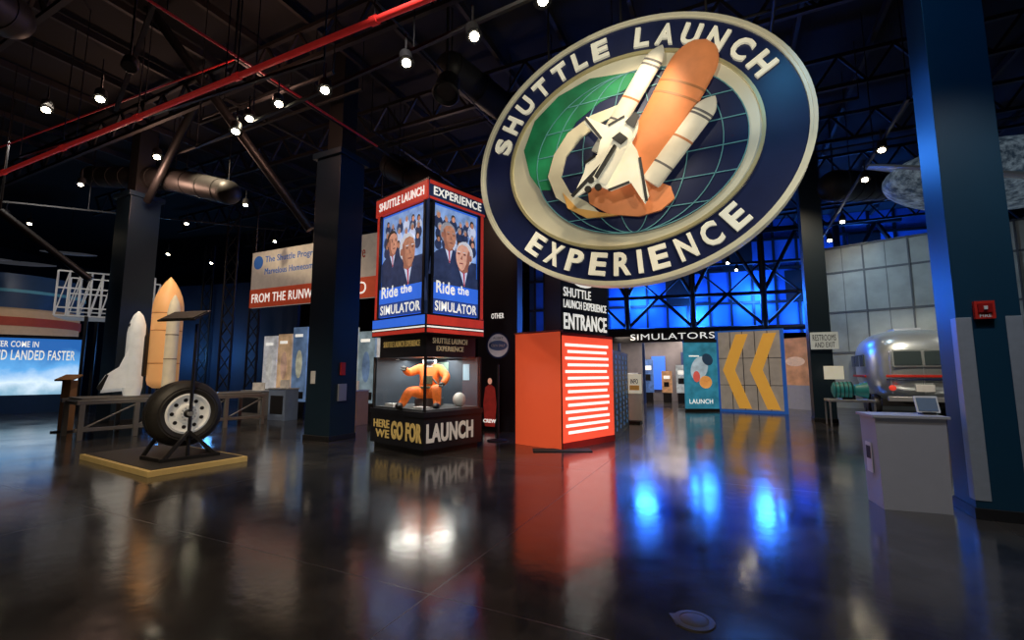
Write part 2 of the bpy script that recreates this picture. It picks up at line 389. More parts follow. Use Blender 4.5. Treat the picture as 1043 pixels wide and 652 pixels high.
def ringtext(mb,s,pa,pb,k,h,top=True):
    def ang(p): x,y=S(*p); return math.atan2(y/bb,(x-cx)/a)
    A0,A1=ang(pa),ang(pb)
    if not top:
        if A0>0:A0-=2*math.pi
    P=lambda g:V((cx+a*k*math.cos(g),bb*(k-.012)*math.sin(g),0))
    N=200; acc=[0]; gs=[A0+(A1-A0)*i/N for i in range(N+1)]
    for i in range(N): acc.append(acc[-1]+(P(gs[i+1])-P(gs[i])).length)
    wd={'I':.45,' ':.75,'L':.85}
    ws=[wd.get(c,1.0) for c in s]; tot=sum(ws)-ws[0]/2-ws[-1]/2; unit=acc[-1]/tot; pos=0
    for i,c in enumerate(s):
        if i: pos+=(ws[i-1]+ws[i])/2*unit
        j=min(range(N+1),key=lambda q:abs(acc[q]-pos)); g=gs[j]; p=P(g)
        tg=V((-a*math.sin(g),bb*math.cos(g),0)); 
        if top: tg=-tg
        r=math.atan2(tg.y,tg.x)
        if c!=' ':
            w=unit*ws[i]*.68
            if c=='I': w*=.6
            X=Matrix.Translation(p)@Matrix.Rotation(r,4,'Z')
            text(mb,c,-w/2,w/2,-h/2,h/2,.0,signw,depth=.05,bold=.03,X=X)
mb=MB(SM)
ringtext(mb,'SHUTTLE LAUNCH',(514,150),(784,60),.86,.34)
ringtext(mb,'EXPERIENCE',(542,256),(746,220),.855,.38,top=False)
mb.build('ring_lettering',rt)
mb=MB()
for fx in(.25,.5,.75):
    c=SM@V((sw*fx,bb*math.sqrt(1-(2*fx-1)**2)-.1,-.1)); mb.cyl(c,V((c.x,c.y,ZC)),.02,dark,n=6)
mb.build('suspension_rods',rt)
# ------------------------------------------------------------ kiosk
N_=FP(431,466); al=math.radians(138.5)
dl=V((math.cos(al),math.sin(al),0)); dr=V((math.sin(al),-math.cos(al),0)); 
if dr.y<0: dr=-dr
wl,wr=1.82,1.52
Lc=N_+dl*wl; Rc=N_+dr*wr
ctr=(Lc+Rc)/2
rt=root('display_kiosk_tower',ctr)
ML,_=frame(Lc,N_); MRt,_=frame(N_,Rc)
KM=Matrix((dl,dr,UP)).transposed().to_4x4(); KM.translation=V((N_.x,N_.y,0))
kb=mat('kiosk_black',(.015,.017,.025),.35); kred=mat('kiosk_red',(.7,.05,.03),.4,es=.35); knav=mat('kiosk_navy',(.02,.04,.12),.4,es=.2)
def zv(v): return PD(431,v,N_.y).z
ZT=zv(181); ZH=zv(202); ZS=zv(322); ZR=zv(333); ZG=zv(362)
cb=mat('case_backdrop',(.05,.07,.10),.6,nz=.6,scale=2)
mb=MB(KM)
def kp(z0,z1,i,m): mb.bx(i,wl-i,i,wr-i,z0,z1,m)
kp(0,.12,.06,black); kp(.12,.72,0,kb); kp(.72,.82,-.02,kb)
kp(ZG-.02,ZR-.12,.1,kb); kp(ZR-.12,ZS+.05,-.03,kb); kp(ZS+.05,ZT-.04,.03,kb); kp(ZT-.04,ZT,-.03,kb)
kp(.82,.86,.05,mat('case_deck',(.12,.13,.14),.6))
for (x,y) in((.03,.03),(wl-.03,.03),(.03,wr-.03),(wl-.03,wr-.03)): mb.bx(x-.02,x+.02,y-.02,y+.02,.82,ZG,dark)
mb.bx(.05,wl-.05,wr-.08,wr-.05,.86,ZG,cb); mb.bx(wl-.08,wl-.05,.05,wr-.05,.86,ZG,cb)
mb.build('kiosk_body',rt,bevel=.008)
gm=bpy.data.materials.new('clear_glass'); gm.use_nodes=True; nt=gm.node_tree
for n in list(nt.nodes): nt.nodes.remove(n)
o=nt.nodes.new('ShaderNodeOutputMaterial'); mxs=nt.nodes.new('ShaderNodeMixShader'); tr=nt.nodes.new('ShaderNodeBsdfTransparent'); gl=nt.nodes.new('ShaderNodeBsdfGlossy')
gl.inputs['Roughness'].default_value=.02; tr.inputs[0].default_value=(.94,.97,.98,1); mxs.inputs[0].default_value=.08
nt.links.new(tr.outputs[0],mxs.inputs[1]); nt.links.new(gl.outputs[0],mxs.inputs[2]); nt.links.new(mxs.outputs[0],o.inputs[0])
mb=MB(KM); mb.add([(.05,.01,.82),(wl-.05,.01,.82),(wl-.05,.01,ZG),(.05,.01,ZG)],[(0,1,2,3)],gm); mb.add([(.01,.05,.82),(.01,wr-.05,.82),(.01,wr-.05,ZG),(.01,.05,ZG)],[(0,1,2,3)],gm); mb.build('case_glass',rt)
skins=[E('screen_skin_a',(.58,.27,.18),.8,.45,12),E('screen_skin_b',(.42,.19,.12),.8,.45,12),E('screen_skin_c',(.68,.36,.26),.8,.4,12)]
hair=[E('screen_hair_white',(.55,.57,.63),.8,.4,18),E('screen_hair_dark',(.05,.035,.03),.5,.5,14),E('screen_hair_grey',(.26,.26,.30),.8,.5,18)]
suitm=E('screen_suit_navy',(.02,.03,.075),.9,.8,6); shirt=E('screen_shirt',(.5,.56,.75),.85,.2); scrb=E('screen_blue',(.03,.13,.65),.9); scrl=E('screen_lightblue',(.16,.26,.50),1.0,nz=.9,scale=5); mouth=E('screen_mouth',(.22,.06,.05),.7); shade=E('screen_skin_shade',(.30,.12,.08),.8,.4,8); tie=E('screen_tie',(.4,.05,.08),.8); simn=E('screen_sim_navy',(.02,.05,.22),.9)
def portrait(mb,x,y,s,sk,hr,z,k=1.0):
    # shoulders, collar, turned head in three-quarter view
    mb.poly([(x-1.9*s,y-3.2*s),(x-1.75*s,y-1.9*s),(x-1.2*s,y-1.35*s),(x-.45*s,y-.95*s),(x+.45*s,y-.95*s),(x+1.2*s,y-1.35*s),(x+1.75*s,y-1.9*s),(x+1.9*s,y-3.2*s)],z,z+.002,suitm)
    mb.poly([(x-s*.42,y-s*.9),(x+s*.4,y-s*.9),(x+.1*s,y-s*2.1)],z+.002,z+.003,shirt)
    mb.poly([(x-s*.05,y-s*1.1),(x+s*.12,y-s*1.1),(x+.14*s,y-s*2.0),(x+.05*s,y-2.1*s)],z+.003,z+.004,tie)
    mb.poly([(x-.4*s,y-.5*s),(x+.4*s,y-.5*s),(x+.42*s,y-1.0*s),(x,y-1.2*s),(x-.42*s,y-1.0*s)],z+.003,z+.0035,shade)
    mb.ell(x-.1*s*k,y+s*.22,s*.78,s*.86,z+.0035,z+.004,hr,n=24)
    mb.ell(x-.66*k*s,y-.02*s,s*.12,s*.22,z+.0045,z+.005,shade,n=12)
    mb.poly([(x+k*dx*s,y+dy*s) for dx,dy in[(-.58,.45),(-.3,.78),(.15,.85),(.5,.66),(.66,.3),(.7,0),(.66,-.4),(.48,-.78),(.2,-.98),(-.12,-.95),(-.45,-.65),(-.6,-.2)]],z+.004,z+.0045,sk)
    mb.poly([(x+k*dx*s,y+dy*s) for dx,dy in[(-.58,.4),(-.42,.5),(-.3,.1),(-.28,-.4),(-.05,-.85),(.1,-.97),(-.12,-.95),(-.45,-.65),(-.6,-.2)]],z+.0045,z+.005,shade)
    for e in(-.08,.46):
        mb.ell(x+e*k*s,y+.16*s,s*.15,s*.07,z+.005,z+.0055,shade,n=12); mb.ell(x+e*k*s,y+.15*s,s*.06,s*.04,z+.0055,z+.006,hair[1],n=8)
        mb.ell(x+e*k*s,y+.3*s,s*.17,s*.03,z+.005,z+.0055,hr,n=10)
    mb.ell(x+.22*k*s,y-.5*s,s*.22,s*.045,z+.005,z+.0055,mouth,n=12)
    mb.poly([(x+.14*k*s,y+.1*s),(x+.34*k*s,y-.22*s),(x+.12*k*s,y-.24*s)],z+.005,z+.0055,shade)
def screen(M,w,x0,x1,seed,big):
    random.seed(seed); mb=MB(M); z=-.03+.002
    y0,y1=ZS+.08,ZH-.03; W_=x1-x0
    mb.bx(x0,x1,y0,y1,z,z+.01,scrb); ya=y0+(y1-y0)*.27
    mb.bx(x0+.03,x1-.03,ya,y1-.04,z+.01,z+.013,scrl)
    zz=z+.014
    for r_ in range(3):
        for i in range(6):
            x=x0+W_*(.12+.15*i)+random.uniform(-.03,.03); y=y1-.25-r_*.22+random.uniform(-.06,.04); q=zz+.003*r_; g=random.uniform(.9,1.3)
            mb.ell(x,y-.13*g,.1*g,.12*g,q,q+.001,suitm if random.random()<.8 else shirt,n=14); mb.ell(x,y+.015,.05*g,.065*g,q+.001,q+.0015,hair[random.randrange(1,3)],n=14); mb.ell(x+.01,y-.01,.038*g,.052*g,q+.0015,q+.002,skins[random.randrange(2)],n=14)
    mb.bx(x0+.03,x1-.03,ya+.0,ya+(y1-ya)*.35,zz+.010,zz+.011,suitm)
    for k,(fx,fy,s,sk,hr,kk) in enumerate(big): portrait(mb,x0+W_*fx,ya+(y1-ya)*fy,s*W_,skins[sk],hair[hr],zz+.012+k*.008,kk)
    mb.bx(x0,x1,y0,ya,zz+.03,zz+.034,scrb); mb.bx(x0,x1,y0,y0+.29,zz+.034,zz+.036,simn)
    text(mb,'Ride',x0+W_*.06,x0+W_*.46,ya-.2,ya+.05,zz+.036,wtxt,depth=.003); text(mb,'the',x0+W_*.52,x0+W_*.78,ya-.16,ya+.02,zz+.036,wtxt,depth=.003)
    text(mb,'SIMULATOR',x0+W_*.04,x0+W_*.97,y0+.05,y0+.25,zz+.036,wtxt,depth=.003)
    for q in(0,1): mb.bx(x0-.06 if q==0 else x1,x0 if q==0 else x1+.06,y0-.02,y1+.02,z,z+.06,kb)
    return mb.build('video_screen',rt)
screen(MRt,wr,.14,wr-.16,1,[(.33,.62,.22,1,2,1),(.66,.40,.25,2,0,-1)])
screen(ML,wl,.2,wl-.12,2,[(.28,.60,.17,0,1,1),(.66,.44,.23,1,0,1)])
mb=MB(ML)
mb.bx(-.02,wl,ZH,ZT-.04,-.03,.035,kred); text(mb,'SHUTTLE LAUNCH',.12,wl-.1,ZH+.1,ZT-.14,.035,wtxt,bold=.01)
mb.bx(0,.1,ZS+.05,ZH,-.03,.0,kred); mb.bx(wl-.06,wl,ZS+.05,ZH,-.03,.0,knav)
mb.bx(0,wl,ZR-.1,ZR-.02,.03,.04,kred); mb.bx(0,wl,ZR+.0,ZR+.03,.03,.04,wtxt); mb.bx(0,wl,ZR+.06,ZS+.03,.03,.04,scrb)
text(mb,'SHUTTLE LAUNCH EXPERIENCE',.25,wl-.3,ZG+.2,ZG+.32,-.1,ytxt,bold=.0); 
text(mb,'GO FOR',wl*.42,wl-.06,.24,.60,0,ytxt,bold=.04); text(mb,'HERE',.12,wl*.38,.44,.60,0,ytxt); text(mb,'WE',.2,wl*.38,.24,.40,0,ytxt)
mb.build('header_fascia',rt)
dl_=mat('dim_letter',(.5,.4,.25),.5,es=.25)
mb=MB(MRt)
mb.bx(0,wr+.02,ZH,ZT-.04,-.03,.035,knav); mb.bx(0,wr+.02,ZT-.12,ZT-.04,.035,.04,kred); mb.bx(0,wr+.02,ZH,ZH+.05,.035,.04,kred); text(mb,'EXPERIENCE',.1,wr-.1,ZH+.1,ZT-.15,.035,wtxt,bold=.01)
mb.bx(wr-.08,wr,ZS+.05,ZH,-.02,.02,kred)
mb.bx(0,wr,ZR-.1,ZR-.02,.03,.04,kred); mb.bx(0,wr,ZR+.0,ZR+.03,.03,.04,wtxt); mb.bx(0,wr,ZR+.06,ZS+.03,.03,.04,kred)
text(mb,'SHUTTLE LAUNCH',.25,wr-.35,ZG+.25,ZG+.36,-.1,dl_,bold=0); text(mb,'EXPERIENCE',.35,wr-.45,ZG+.1,ZG+.2,-.1,dl_,bold=0)
text(mb,'LAUNCH',.06,wr-.25,.24,.60,0,mat('launch_letter',(.6,.56,.5),.5,es=.25),bold=.04)
mb.build('side_fascia',rt)
suit=mat('pressure_suit_orange',(.9,.15,.02),.6,es=.2,nz=.5,scale=14,bump=.9)
def skinfig(name,verts,edges,rad,m,loc,R,parent,sc_=1.0,rootv=0):
    me=bpy.data.meshes.new(name); me.from_pydata([loc+R@(V(v)*sc_) for v in verts],edges,[]); me.materials.append(m)
    ob=bpy.data.objects.new(name,me); sc.collection.objects.link(ob)
    md=ob.modifiers.new('skin','SKIN')
    for i,r in enumerate(rad): me.skin_vertices[0].data[i].radius=(r*sc_,r*sc_); me.skin_vertices[0].data[i].use_root=(i==rootv)
    md.use_smooth_shade=True; s=ob.modifiers.new('sub','SUBSURF'); s.levels=2; s.render_levels=2
    attach(ob,parent); return ob
vs=[(0,0,.28),(0,.02,.48),(0,.05,.68),(0,.05,.8), (.2,.04,.7),(.36,-.12,.55),(.30,-.32,.42), (-.2,.04,.7),(-.38,-.06,.62),(-.42,-.28,.7),
    (.12,-.05,.25),(.2,-.42,.36),(.22,-.45,.06),(.22,-.56,.04), (-.12,-.05,.25),(-.3,-.38,.3),(-.42,-.4,.06),(-.46,-.5,.04)]
ed=[(0,1),(1,2),(2,3),(2,4),(4,5),(5,6),(2,7),(7,8),(8,9),(0,10),(10,11),(11,12),(12,13),(0,14),(14,15),(15,16),(16,17)]
ra=[.15,.15,.17,.09,.1,.08,.06,.1,.08,.06,.13,.1,.075,.06,.13,.1,.075,.06]
kc=KM@V((wl*.46,wr*.5,.86)); Rf=Matrix.Rotation(math.radians(2),3,'Z')
skinfig('pressure_suit_figure',vs,ed,ra,suit,kc,Rf,rt,1.12)
mb=MB(Matrix.Translation(kc)@Rf.to_4x4()@Matrix.Scale(1.1,4)); mb.sphere((0,.03,.86),(.14,.14,.12),white); mb.sphere((0,-.03,.86),(.11,.11,.09),mat('helmet_visor',(.02,.03,.05),.1,ior=1.6))
mb.lathe((0,.05,.73),(0,0,1),[(.12,0),(.14,.03),(.12,.05)],steel)
for p in[(.28,-.35,.42),(-.43,-.32,.72)]:
    mb.sphere(p,(.055,.05,.045),black)
    for i in range(4): mb.cyl(V(p)+V((-.03+.02*i,-.03,0)),V(p)+V((-.035+.022*i,-.09,-.03-.004*i)),.012,black,n=6)
    mb.cyl(V(p)+V((.04,0,.01)),V(p)+V((.07,-.05,.02)),.014,black,n=6)
for p in[(.22,-.56,.04),(-.46,-.5,.04)]: mb.sphere(p,(.07,.14,.06),black)
hd=mat('harness_dark',(.08,.1,.06),.6)
mb.box((0,-.14,.5),(.18,.06,.16),hd); mb.box((0,-.12,.36),(.36,.22,.04),hd); mb.tube([(.1,-.17,.52),(.2,-.26,.42),(.1,-.3,.36)],.018,black)
mb.bx(-.25,.25,-.1,.3,.0,.15,mat('suit_seat',(.15,.15,.17),.6)); mb.bx(-.22,.22,.22,.3,.15,.7,mat('suit_seat',(.15,.15,.17),.6))
mb.build('helmet_gloves_boots_seat',rt,bevel=.01)
mb=MB(KM); mb.sphere((.3,1.15,1.0),(.14,.14,.15),white); mb.bx(.2,.5,.1,.3,.86,.9,white); mb.bx(1.2,1.5,.12,.3,.86,.92,white); mb.bx(.3,.5,wr-.09,wr-.08,1.4,1.75,E('case_label',(.25,.4,.5),.4)); mb.bx(1.0,1.5,wr-.09,wr-.08,1.45,1.8,E('case_label2',(.2,.3,.25),.4)); mb.build('case_exhibits',rt)
light('AREA','case_lamp',KM@V((wl/2,wr/2,ZG-.06)),42,(1,.95,.85),aim=KM@V((wl/2,wr/2,0)),size=1.2,parent=rt)
# ------------------------------------------------------------ entrance
coral=mat('coral_red_panel',(.9,.11,.035),.45,es=.36,nz=.08); coralp=mat('coral_pink_panel',(.95,.09,.04),.45,es=.85,nz=.08)  # red panel is no lamp; its emission is added to brighten it
L1=FP(525,452); R1=FP(573,459); R2=FP(626,449)
rt=root('entrance_portal',R1)
M1,w1=frame(L1,R1); M2,w2=frame(R1,R2)
mb=MB(M1); mb.bx(0,w1-.03,.0,2.42,-.08,0,coral); mb.bx(-.03,w1-.02,2.42,2.46,-.1,.01,mat('coral_trim',(.5,.1,.06),.4)); mb.bx(w1-.03,w1,0,2.42,-.06,-.01,dark); mb.build('red_panel',rt,bevel=.005)
mb=MB(M2); mb.bx(.02,w2,0,2.34,-.08,0,coralp); mb.bx(.02,w2,2.34,2.40,-.1,.01,redp)
bar=mat('light_bar_pink_white',(1,.56,.50),.5,0,1.9,0)
for i in range(14):
    y=.3+i*.14; mb.bx(.12 if i%2 else .2,w2-.26+(.07 if i%3 else 0),y,y+.058,0,.01,bar)
mb.bx(.02,w2,0,.14,0,.015,redp)
mb.build('striped_light_panel',rt)
light('SPOT','portal_downlight',M2@V((w2*.5,4.4,1.6)),260,(1,.9,.95),aim=M2@V((w2*.4,0,1.5)),size=.25,angle=60,parent=rt)
mb=MB(M2)
mb.bx(.06,w2-.08,2.44,6.4,-.5,-.05,kb)
yv=lambda v: onp(M2,598,v)[1]
def lt(s,v0,v1,xa,xb,m=wtxt,bold=.0): text(mb,s,w2*xa,w2*xb,yv(v1),yv(v0),-.05,m,bold=bold)
lt('SHUTTLE',296,305,.08,.6); lt('LAUNCH EXPERIENCE',308,316,.08,.92); lt('ENTRANCE',321,337,.08,.92,bold=.02)
mb.ell(w2*.45,yv(289),.34,.10,-.05,-.04,wtxt,n=24); mb.ell(w2*.6,yv(284),.25,.13,-.04,-.035,kb,n=24)
mb.build('entrance_sign_tower',rt)
M3,w3=frame(R2,FP(641,434)); mb=MB(M3); mb.bx(.02,w3,0,2.1,-.06,0,kb); 
hexm=E('hex_pattern_blue',(.08,.2,.42),.4)
for i in range(4):
    for j in range(14): mb.ell(w3*(.15+.23*i)+(.08 if j%2 else 0),.2+j*.135,.055,.055,0,.008,hexm,n=6)
mb.build('hex_pattern_wall',rt)
mb=MB(); P1=FP(543,460);P2=FP(603,460); 
mb.beam(P1+V((0,.1,.01)),P2+V((0,.1,.01)),.35,.02,mat('door_mat_rubber',(.02,.02,.02),.9)); mb.build('threshold_mat')
M4,w4=frame(FP(486,437),FP(527,440)); mb=MB(M4); mb.bx(0,w4,0,6,-.3,0,kb)
text(mb,'OTHER',.45,.85,3.05,3.2,0,wtxt,bold=0)
mb.build('partition_wall')
mb=MB(); c=FP(507,449); mb.cyl(c,c+V((0,0,1.75)),.03,dark); mb.lathe(c,UP,[(.25,0),(.25,.02),(.04,.05)],dark)
zc_=PD(507,352,c.y).z; Mx,_=frame(c-V((.5,0,0)),c+V((.5,0,0))); mb.M=Mx
mb.ell(.5,zc_,.27,.3,-.02,.02,mat('round_sign_white',(.55,.55,.6),.5,es=.1),n=40); mb.ring(.5,zc_,(.28,.31),(.24,.27),.0,.03,navy,n=40)
mb.ell(.5,zc_,.22,.12,.02,.025,mat('round_sign_blue',(.08,.15,.35),.5),n=30)
text(mb,'ALERT',.38,.62,zc_+.15,zc_+.2,.022,navy,bold=0); text(mb,'CREW ONLY',.34,.66,zc_-.03,zc_+.03,.027,white,bold=0); mb.build('round_info_sign')
pr_=mat('poster_red',(.45,.04,.03),.5,es=.2,nz=.5)
mb=MB(M4); mb.bx(.15,.75,.1,1.5,.02,.06,kb)
mb.poly([(.3,.1),(.6,.1),(.66,.7),(.6,1.15),(.5,1.22),(.4,1.22),(.3,1.15),(.24,.7)],.06,.07,pr_); mb.ell(.45,1.32,.065,.085,.07,.075,skins[0],n=14); mb.ell(.45,1.36,.07,.06,.065,.072,hair[1],n=14); text(mb,'CREW',.25,.65,.2,.3,.07,wtxt); mb.build('wall_poster')
mb=MB(); c=FP(646,431); Mx,_=frame(c,c+E1); mb.M=Mx; mb.bx(-.2,.2,.0,1.35,-.3,-.25,white); mb.bx(-.22,.22,.9,1.5,-.24,-.2,signw); mb.bx(-.2,.2,.0,.06,-.35,.1,dark); text(mb,'INFO',-.12,.12,1.2,1.35,-.2,navy); mb.bx(-.15,.15,1.0,1.15,-.2,-.19,gold); mb.build('brochure_stand')
# ------------------------------------------------------------ blue truss hall
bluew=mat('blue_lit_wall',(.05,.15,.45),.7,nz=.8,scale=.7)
Lb=PD(590,380,27); Rb=PD(870,380,23)
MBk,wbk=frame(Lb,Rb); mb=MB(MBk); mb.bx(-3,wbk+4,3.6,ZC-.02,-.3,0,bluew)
for i in range(0,18): mb.bx(-2.7+i*1.1,-2.58+i*1.1,3.6,ZC-.05,0,.08,dark)
for y in(5.2,7.0,8.6): mb.bx(-3,wbk+4,y,y+.14,.0,.1,dark)
for i in range(6): mb.bx(-1+i*3,.4+i*3,5.3+(i%2)*1.7,6.9+(i%2)*1.7,.1,.14,dark)
mb.build('wall_blue_hall')
mb=MB(MBk)
for k in range(5):
    x=-.5+k*3.4; b0=3.65 if k<3 else 0
    mb.cyl((x,b0,1.2),(x,8.9,1.2),.16,black)
    mb.cyl((x,5.6,1.2),(x+1.7,8.9,1.2),.1,black); mb.cyl((x+3.4,5.6,1.2),(x+1.7,8.9,1.2),.1,black); mb.cyl((x,5.6,1.2),(x+3.4,5.6,1.2),.1,black)
    mb.cyl((x,3.9,1.2),(x+1.7,5.6,1.2),.09,black); mb.cyl((x+3.4,3.9,1.2),(x+1.7,5.6,1.2),.09,black)
    mb.cyl((x,7.2,1.2),(x+3.4,7.2,1.2),.08,black); mb.cyl((x,7.2,1.2),(x+1.7,5.6,1.2),.05,black); mb.cyl((x+1.7,5.6,1.2),(x+3.4,7.2,1.2),.05,black)
mb.cyl((-2,3.8,1.2),(wbk+2,3.8,1.2),.14,black); mb.cyl((-2,8.9,1.2),(wbk+2,8.9,1.2),.14,black)
mb.build('black_space_truss')
for x,yy,e in((1,4.3,600),(3.6,5.5,600),(6.5,4.5,1000),(9.5,5.5,850),(12.5,4.6,750),(15,6.5,600)):
    light('POINT','blue_uplight',MBk@V((x,yy,.75)),e,(.03,.2,1),size=.6)
Lh=PD(585,380,24); Rh=PD(735,380,21); MH,wh=frame(Lh,Rh)
hallw=mat('hall_wall_grey',(.16,.15,.17),.6,nz=.5,scale=1.5)
mb=MB(MH); mb.bx(0,wh,0,3.6,-3.3,-3,hallw); mb.bx(0,wh,3.35,3.6,-3,0,dark)
mb.bx(0,wh,3.0,3.6,-.1,0,black); text(mb,'SIMULATORS',wh*.42,wh*.97,3.12,3.42,0,wtxt,bold=.0)
for x in(wh*.33,wh*.5,wh*.9): mb.cyl((x,0,-.3),(x,3.0,-.3),.07,knav)
mb.bx(wh*.72,wh*.82,0,2.6,-2.9,-2.7,knav); mb.bx(wh*.5,wh*.6,.6,2.4,-2.95,-2.9,scrb)
mb.build('wall_simulator_hall')
mb=MB(MH)
for i,(c,wd,h,xx) in enumerate([((.8,.75,.7),.6,1.5,2.4),((.1,.2,.5),.5,2.2,3.3),((.6,.3,.15),.5,1.6,4.2),((.5,.55,.6),.7,1.9,4.9),((.2,.4,.45),.4,1.2,5.8),((.45,.4,.35),.6,2.3,1.5)]):
    m=mat('kiosk_panel_%d'%i,c,.5,es=.35,nz=.8,scale=5); mb.bx(xx,xx+wd,.5,h,-1.5,-1.4,m); mb.bx(xx+.05,xx+wd-.05,0,.5,-1.5,-1.4,dark); mb.bx(xx+.1,xx+wd-.1,h*.75,h*.85,-1.4,-1.39,wtxt); mb.bx(xx+.1,xx+wd-.15,h*.5,h*.65,-1.4,-1.39,dark)
mb.build('exhibit_info_panels')
light('AREA','hall_ceiling_light',MH@V((wh*.6,3.3,-1.5)),240,(1,.82,.65),aim=MH@V((wh*.6,0,-1.5)),size=5,sy=2)
MT,wt=frame(FP(699,419),FP(733,419)); mb=MB(MT); h=2.75
mb.bx(0,wt,.1,h,-.1,0,mat('exhibit_teal',(.03,.22,.34),.5,es=.5,nz=.8,scale=3)); mb.bx(0,wt,h,h+.12,-.12,.03,dark); mb.bx(0,wt,0,.1,-.12,.03,dark)
mb.ell(wt*.45,h*.62,.33,.5,0,.01,E('board_white',(.35,.45,.52),.6,.6,4),n=24,rot=-20); mb.ell(wt*.62,h*.42,.25,.25,.01,.02,E('board_orange',(.75,.3,.08),.6,.5,6),n=24)
mb.ell(wt*.35,h*.5,.14,.22,.02,.03,E('board_red',(.6,.1,.08),.6),n=20); mb.ell(wt*.7,h*.75,.2,.25,.01,.02,E('board_dark',(.02,.05,.1),.4),n=20,rot=30); mb.box((wt*.3,h*.8,.01),(.4,.05,.02),wtxt); text(mb,'LAUNCH',.15,wt-.25,.3,.48,.0,wtxt,bold=0); mb.build('exhibit_graphic_board')
Mc,wc=frame(FP(735,419),FP(800,422)); mb=MB(Mc); h=3.15
mb.bx(-.12,wc+.1,0,h+.06,-.25,-.02,mat('chevron_frame_blue',(.02,.1,.4),.4,es=.4))
mb.bx(0,wc-.02,.1,h,-.02,0,mat('chevron_wall_grey',(.46,.42,.38),.5,es=.16,nz=.3,scale=3))
for i in range(1,5): mb.bx(wc*i/5-.012,wc*i/5+.012,.1,h,0,.01,dark)
for i in range(1,3): mb.bx(0,wc,h*i/3-.01,h*i/3+.01,0,.01,dark)
ych=E('chevron_yellow',(.74,.38,.06),.4)
for x0 in(wc*.06,wc*.5):
    t=wc*.2; s=wc*.24; m_=h*.52
    mb.poly([(x0,m_),(x0+s,h-.1),(x0+s+t,h-.1),(x0+t,m_),(x0+s+t,.15),(x0+s,.15)],.011,.03,ych)
mb.build('chevron_partition')
Mo,wo=frame(FP(801,416),FP(826,418)); mb=MB(Mo); mb.bx(0,wo,1.0,3.0,-.1,0,mat('landscape_board',(.5,.24,.12),.5,es=.4,nz=.8,scale=2)); mb.bx(0,wo,.0,1.0,-.1,0,mat('landscape_board_lower',(.35,.33,.34),.5,es=.2)); mb.ell(wo*.5,2.0,wo*.4,.2,0,.01,E('board_sand',(.6,.4,.28),.5,.4)); mb.build('landscape_mural_board')
c=FP(838,430); Mx,_=frame(c-E2*.02-E1*.4,c-E2*.02+E1*.6); mb=MB(Mx); xa,ya=onp(Mx,826,356); xb,yb=onp(Mx,853,338)
mb.bx(xa,xb,ya,yb,0,.05,mat('grey_sign_face',(.45,.48,.45),.5,es=.35)); text(mb,'RESTROOMS',xa+.06,xb-.06,(ya+yb)/2,yb-.08,.05,dark,bold=0); text(mb,'AND EXIT',xa+.1,xb-.1,ya+.06,(ya+yb)/2-.05,.05,dark,bold=0); mb.build('direction_sign')
Lm=PD(846,380,20.5); Rm=PD(985,380,17.5); Mm,wm=frame(Lm,Rm); mb=MB(Mm)
pm=mat('grey_fabric_panel',(.32,.35,.33),.5,.1,nz=.4,scale=1.5,es=.04); rib=mat('panel_rib',(.10,.11,.12),.5)
mb.bx(0,wm+6,0,7.2,-.2,0,pm)
for i in range(10): mb.bx(i*1.5-.03,i*1.5+.03,0,7.2,0,.07,rib)
for i in range(20): mb.bx(i*.75-.01,i*.75+.01,2.4,7.2,0,.03,rib)
for y in(2.4,4.2,6.0,7.15): mb.bx(0,wm+6,y-.04,y+.04,0,.06,rib)
mb.build('wall_panelled')
light('SPOT','panel_wash',Mm@V((2.5,8.6,4)),1900,(1,.87,.68),aim=Mm@V((3,4.0,0)),size=.2,angle=95)
light('SPOT','panel_wash',Mm@V((1,6.5,4.5)),350,(.6,.8,1),aim=Mm@V((3.0,4,0)),size=.2,angle=90)
# ------------------------------------------------------------ silver trailer
c=PD(925,380,17.6); c.z=0; ax=V((c.x,c.y,0)).normalized(); ax=(ax-E1*.22).normalized(); sx=V((ax.y,-ax.x,0))
c=c-ax*.3
Mt=Matrix((sx,ax,UP)).transposed().to_4x4(); Mt.translation=V((c.x,c.y,0))
rt=root('silver_travel_trailer',c)
alu=mat('polished_aluminium',(.66,.71,.70),.3,.8,nz=.2,scale=2,es=.02)
def sel(t,e): return math.copysign(abs(t)**e,t)
mb=MB(Mt); vs=[];fs=[];n=40;k=24; HL=2.0
for j in range(k+1):
    p=math.pi*j/k-math.pi/2
    for i in range(n):
        g=2*math.pi*i/n
        cp=sel(math.cos(p),.55); vs.append((1.5*cp*sel(math.cos(g),.65),HL*sel(math.sin(p),.6)+.4,1.8+1.35*cp*sel(math.sin(g),.7)))
for j in range(k):
    for i in range(n): l=(i+1)%n; fs.append((j*n+i,(j+1)*n+i,(j+1)*n+l,j*n+l))
mb.add(vs,fs,alu,True); mb.build('trailer_shell',rt)
gls=mat('dark_window',(.04,.06,.065),.35,ior=1.5)
mb=MB(Mt); yf=.4-HL+.02
mb.box((0,yf,2.05),(1.7,.12,.62),alu,Matrix.Rotation(-.1,3,'X'))
for x in(-.42,.42): mb.box((x,yf-.05,2.05),(.76,.08,.5),gls,Matrix.Rotation(-.1,3,'X'))
mb.box((0,yf-.02,1.42),(2.1,.08,.09),redp); mb.box((0,yf-.02,1.3),(2.1,.08,.05),navy); mb.box((0,yf-.08,.62),(2.1,.2,.16),steel)
mb.box((0,yf-.02,1.0),(.5,.06,.25),white)
for x in(-.9,0,.9): mb.box((x,yf+.01,1.55),(.02,.1,1.5),steel)
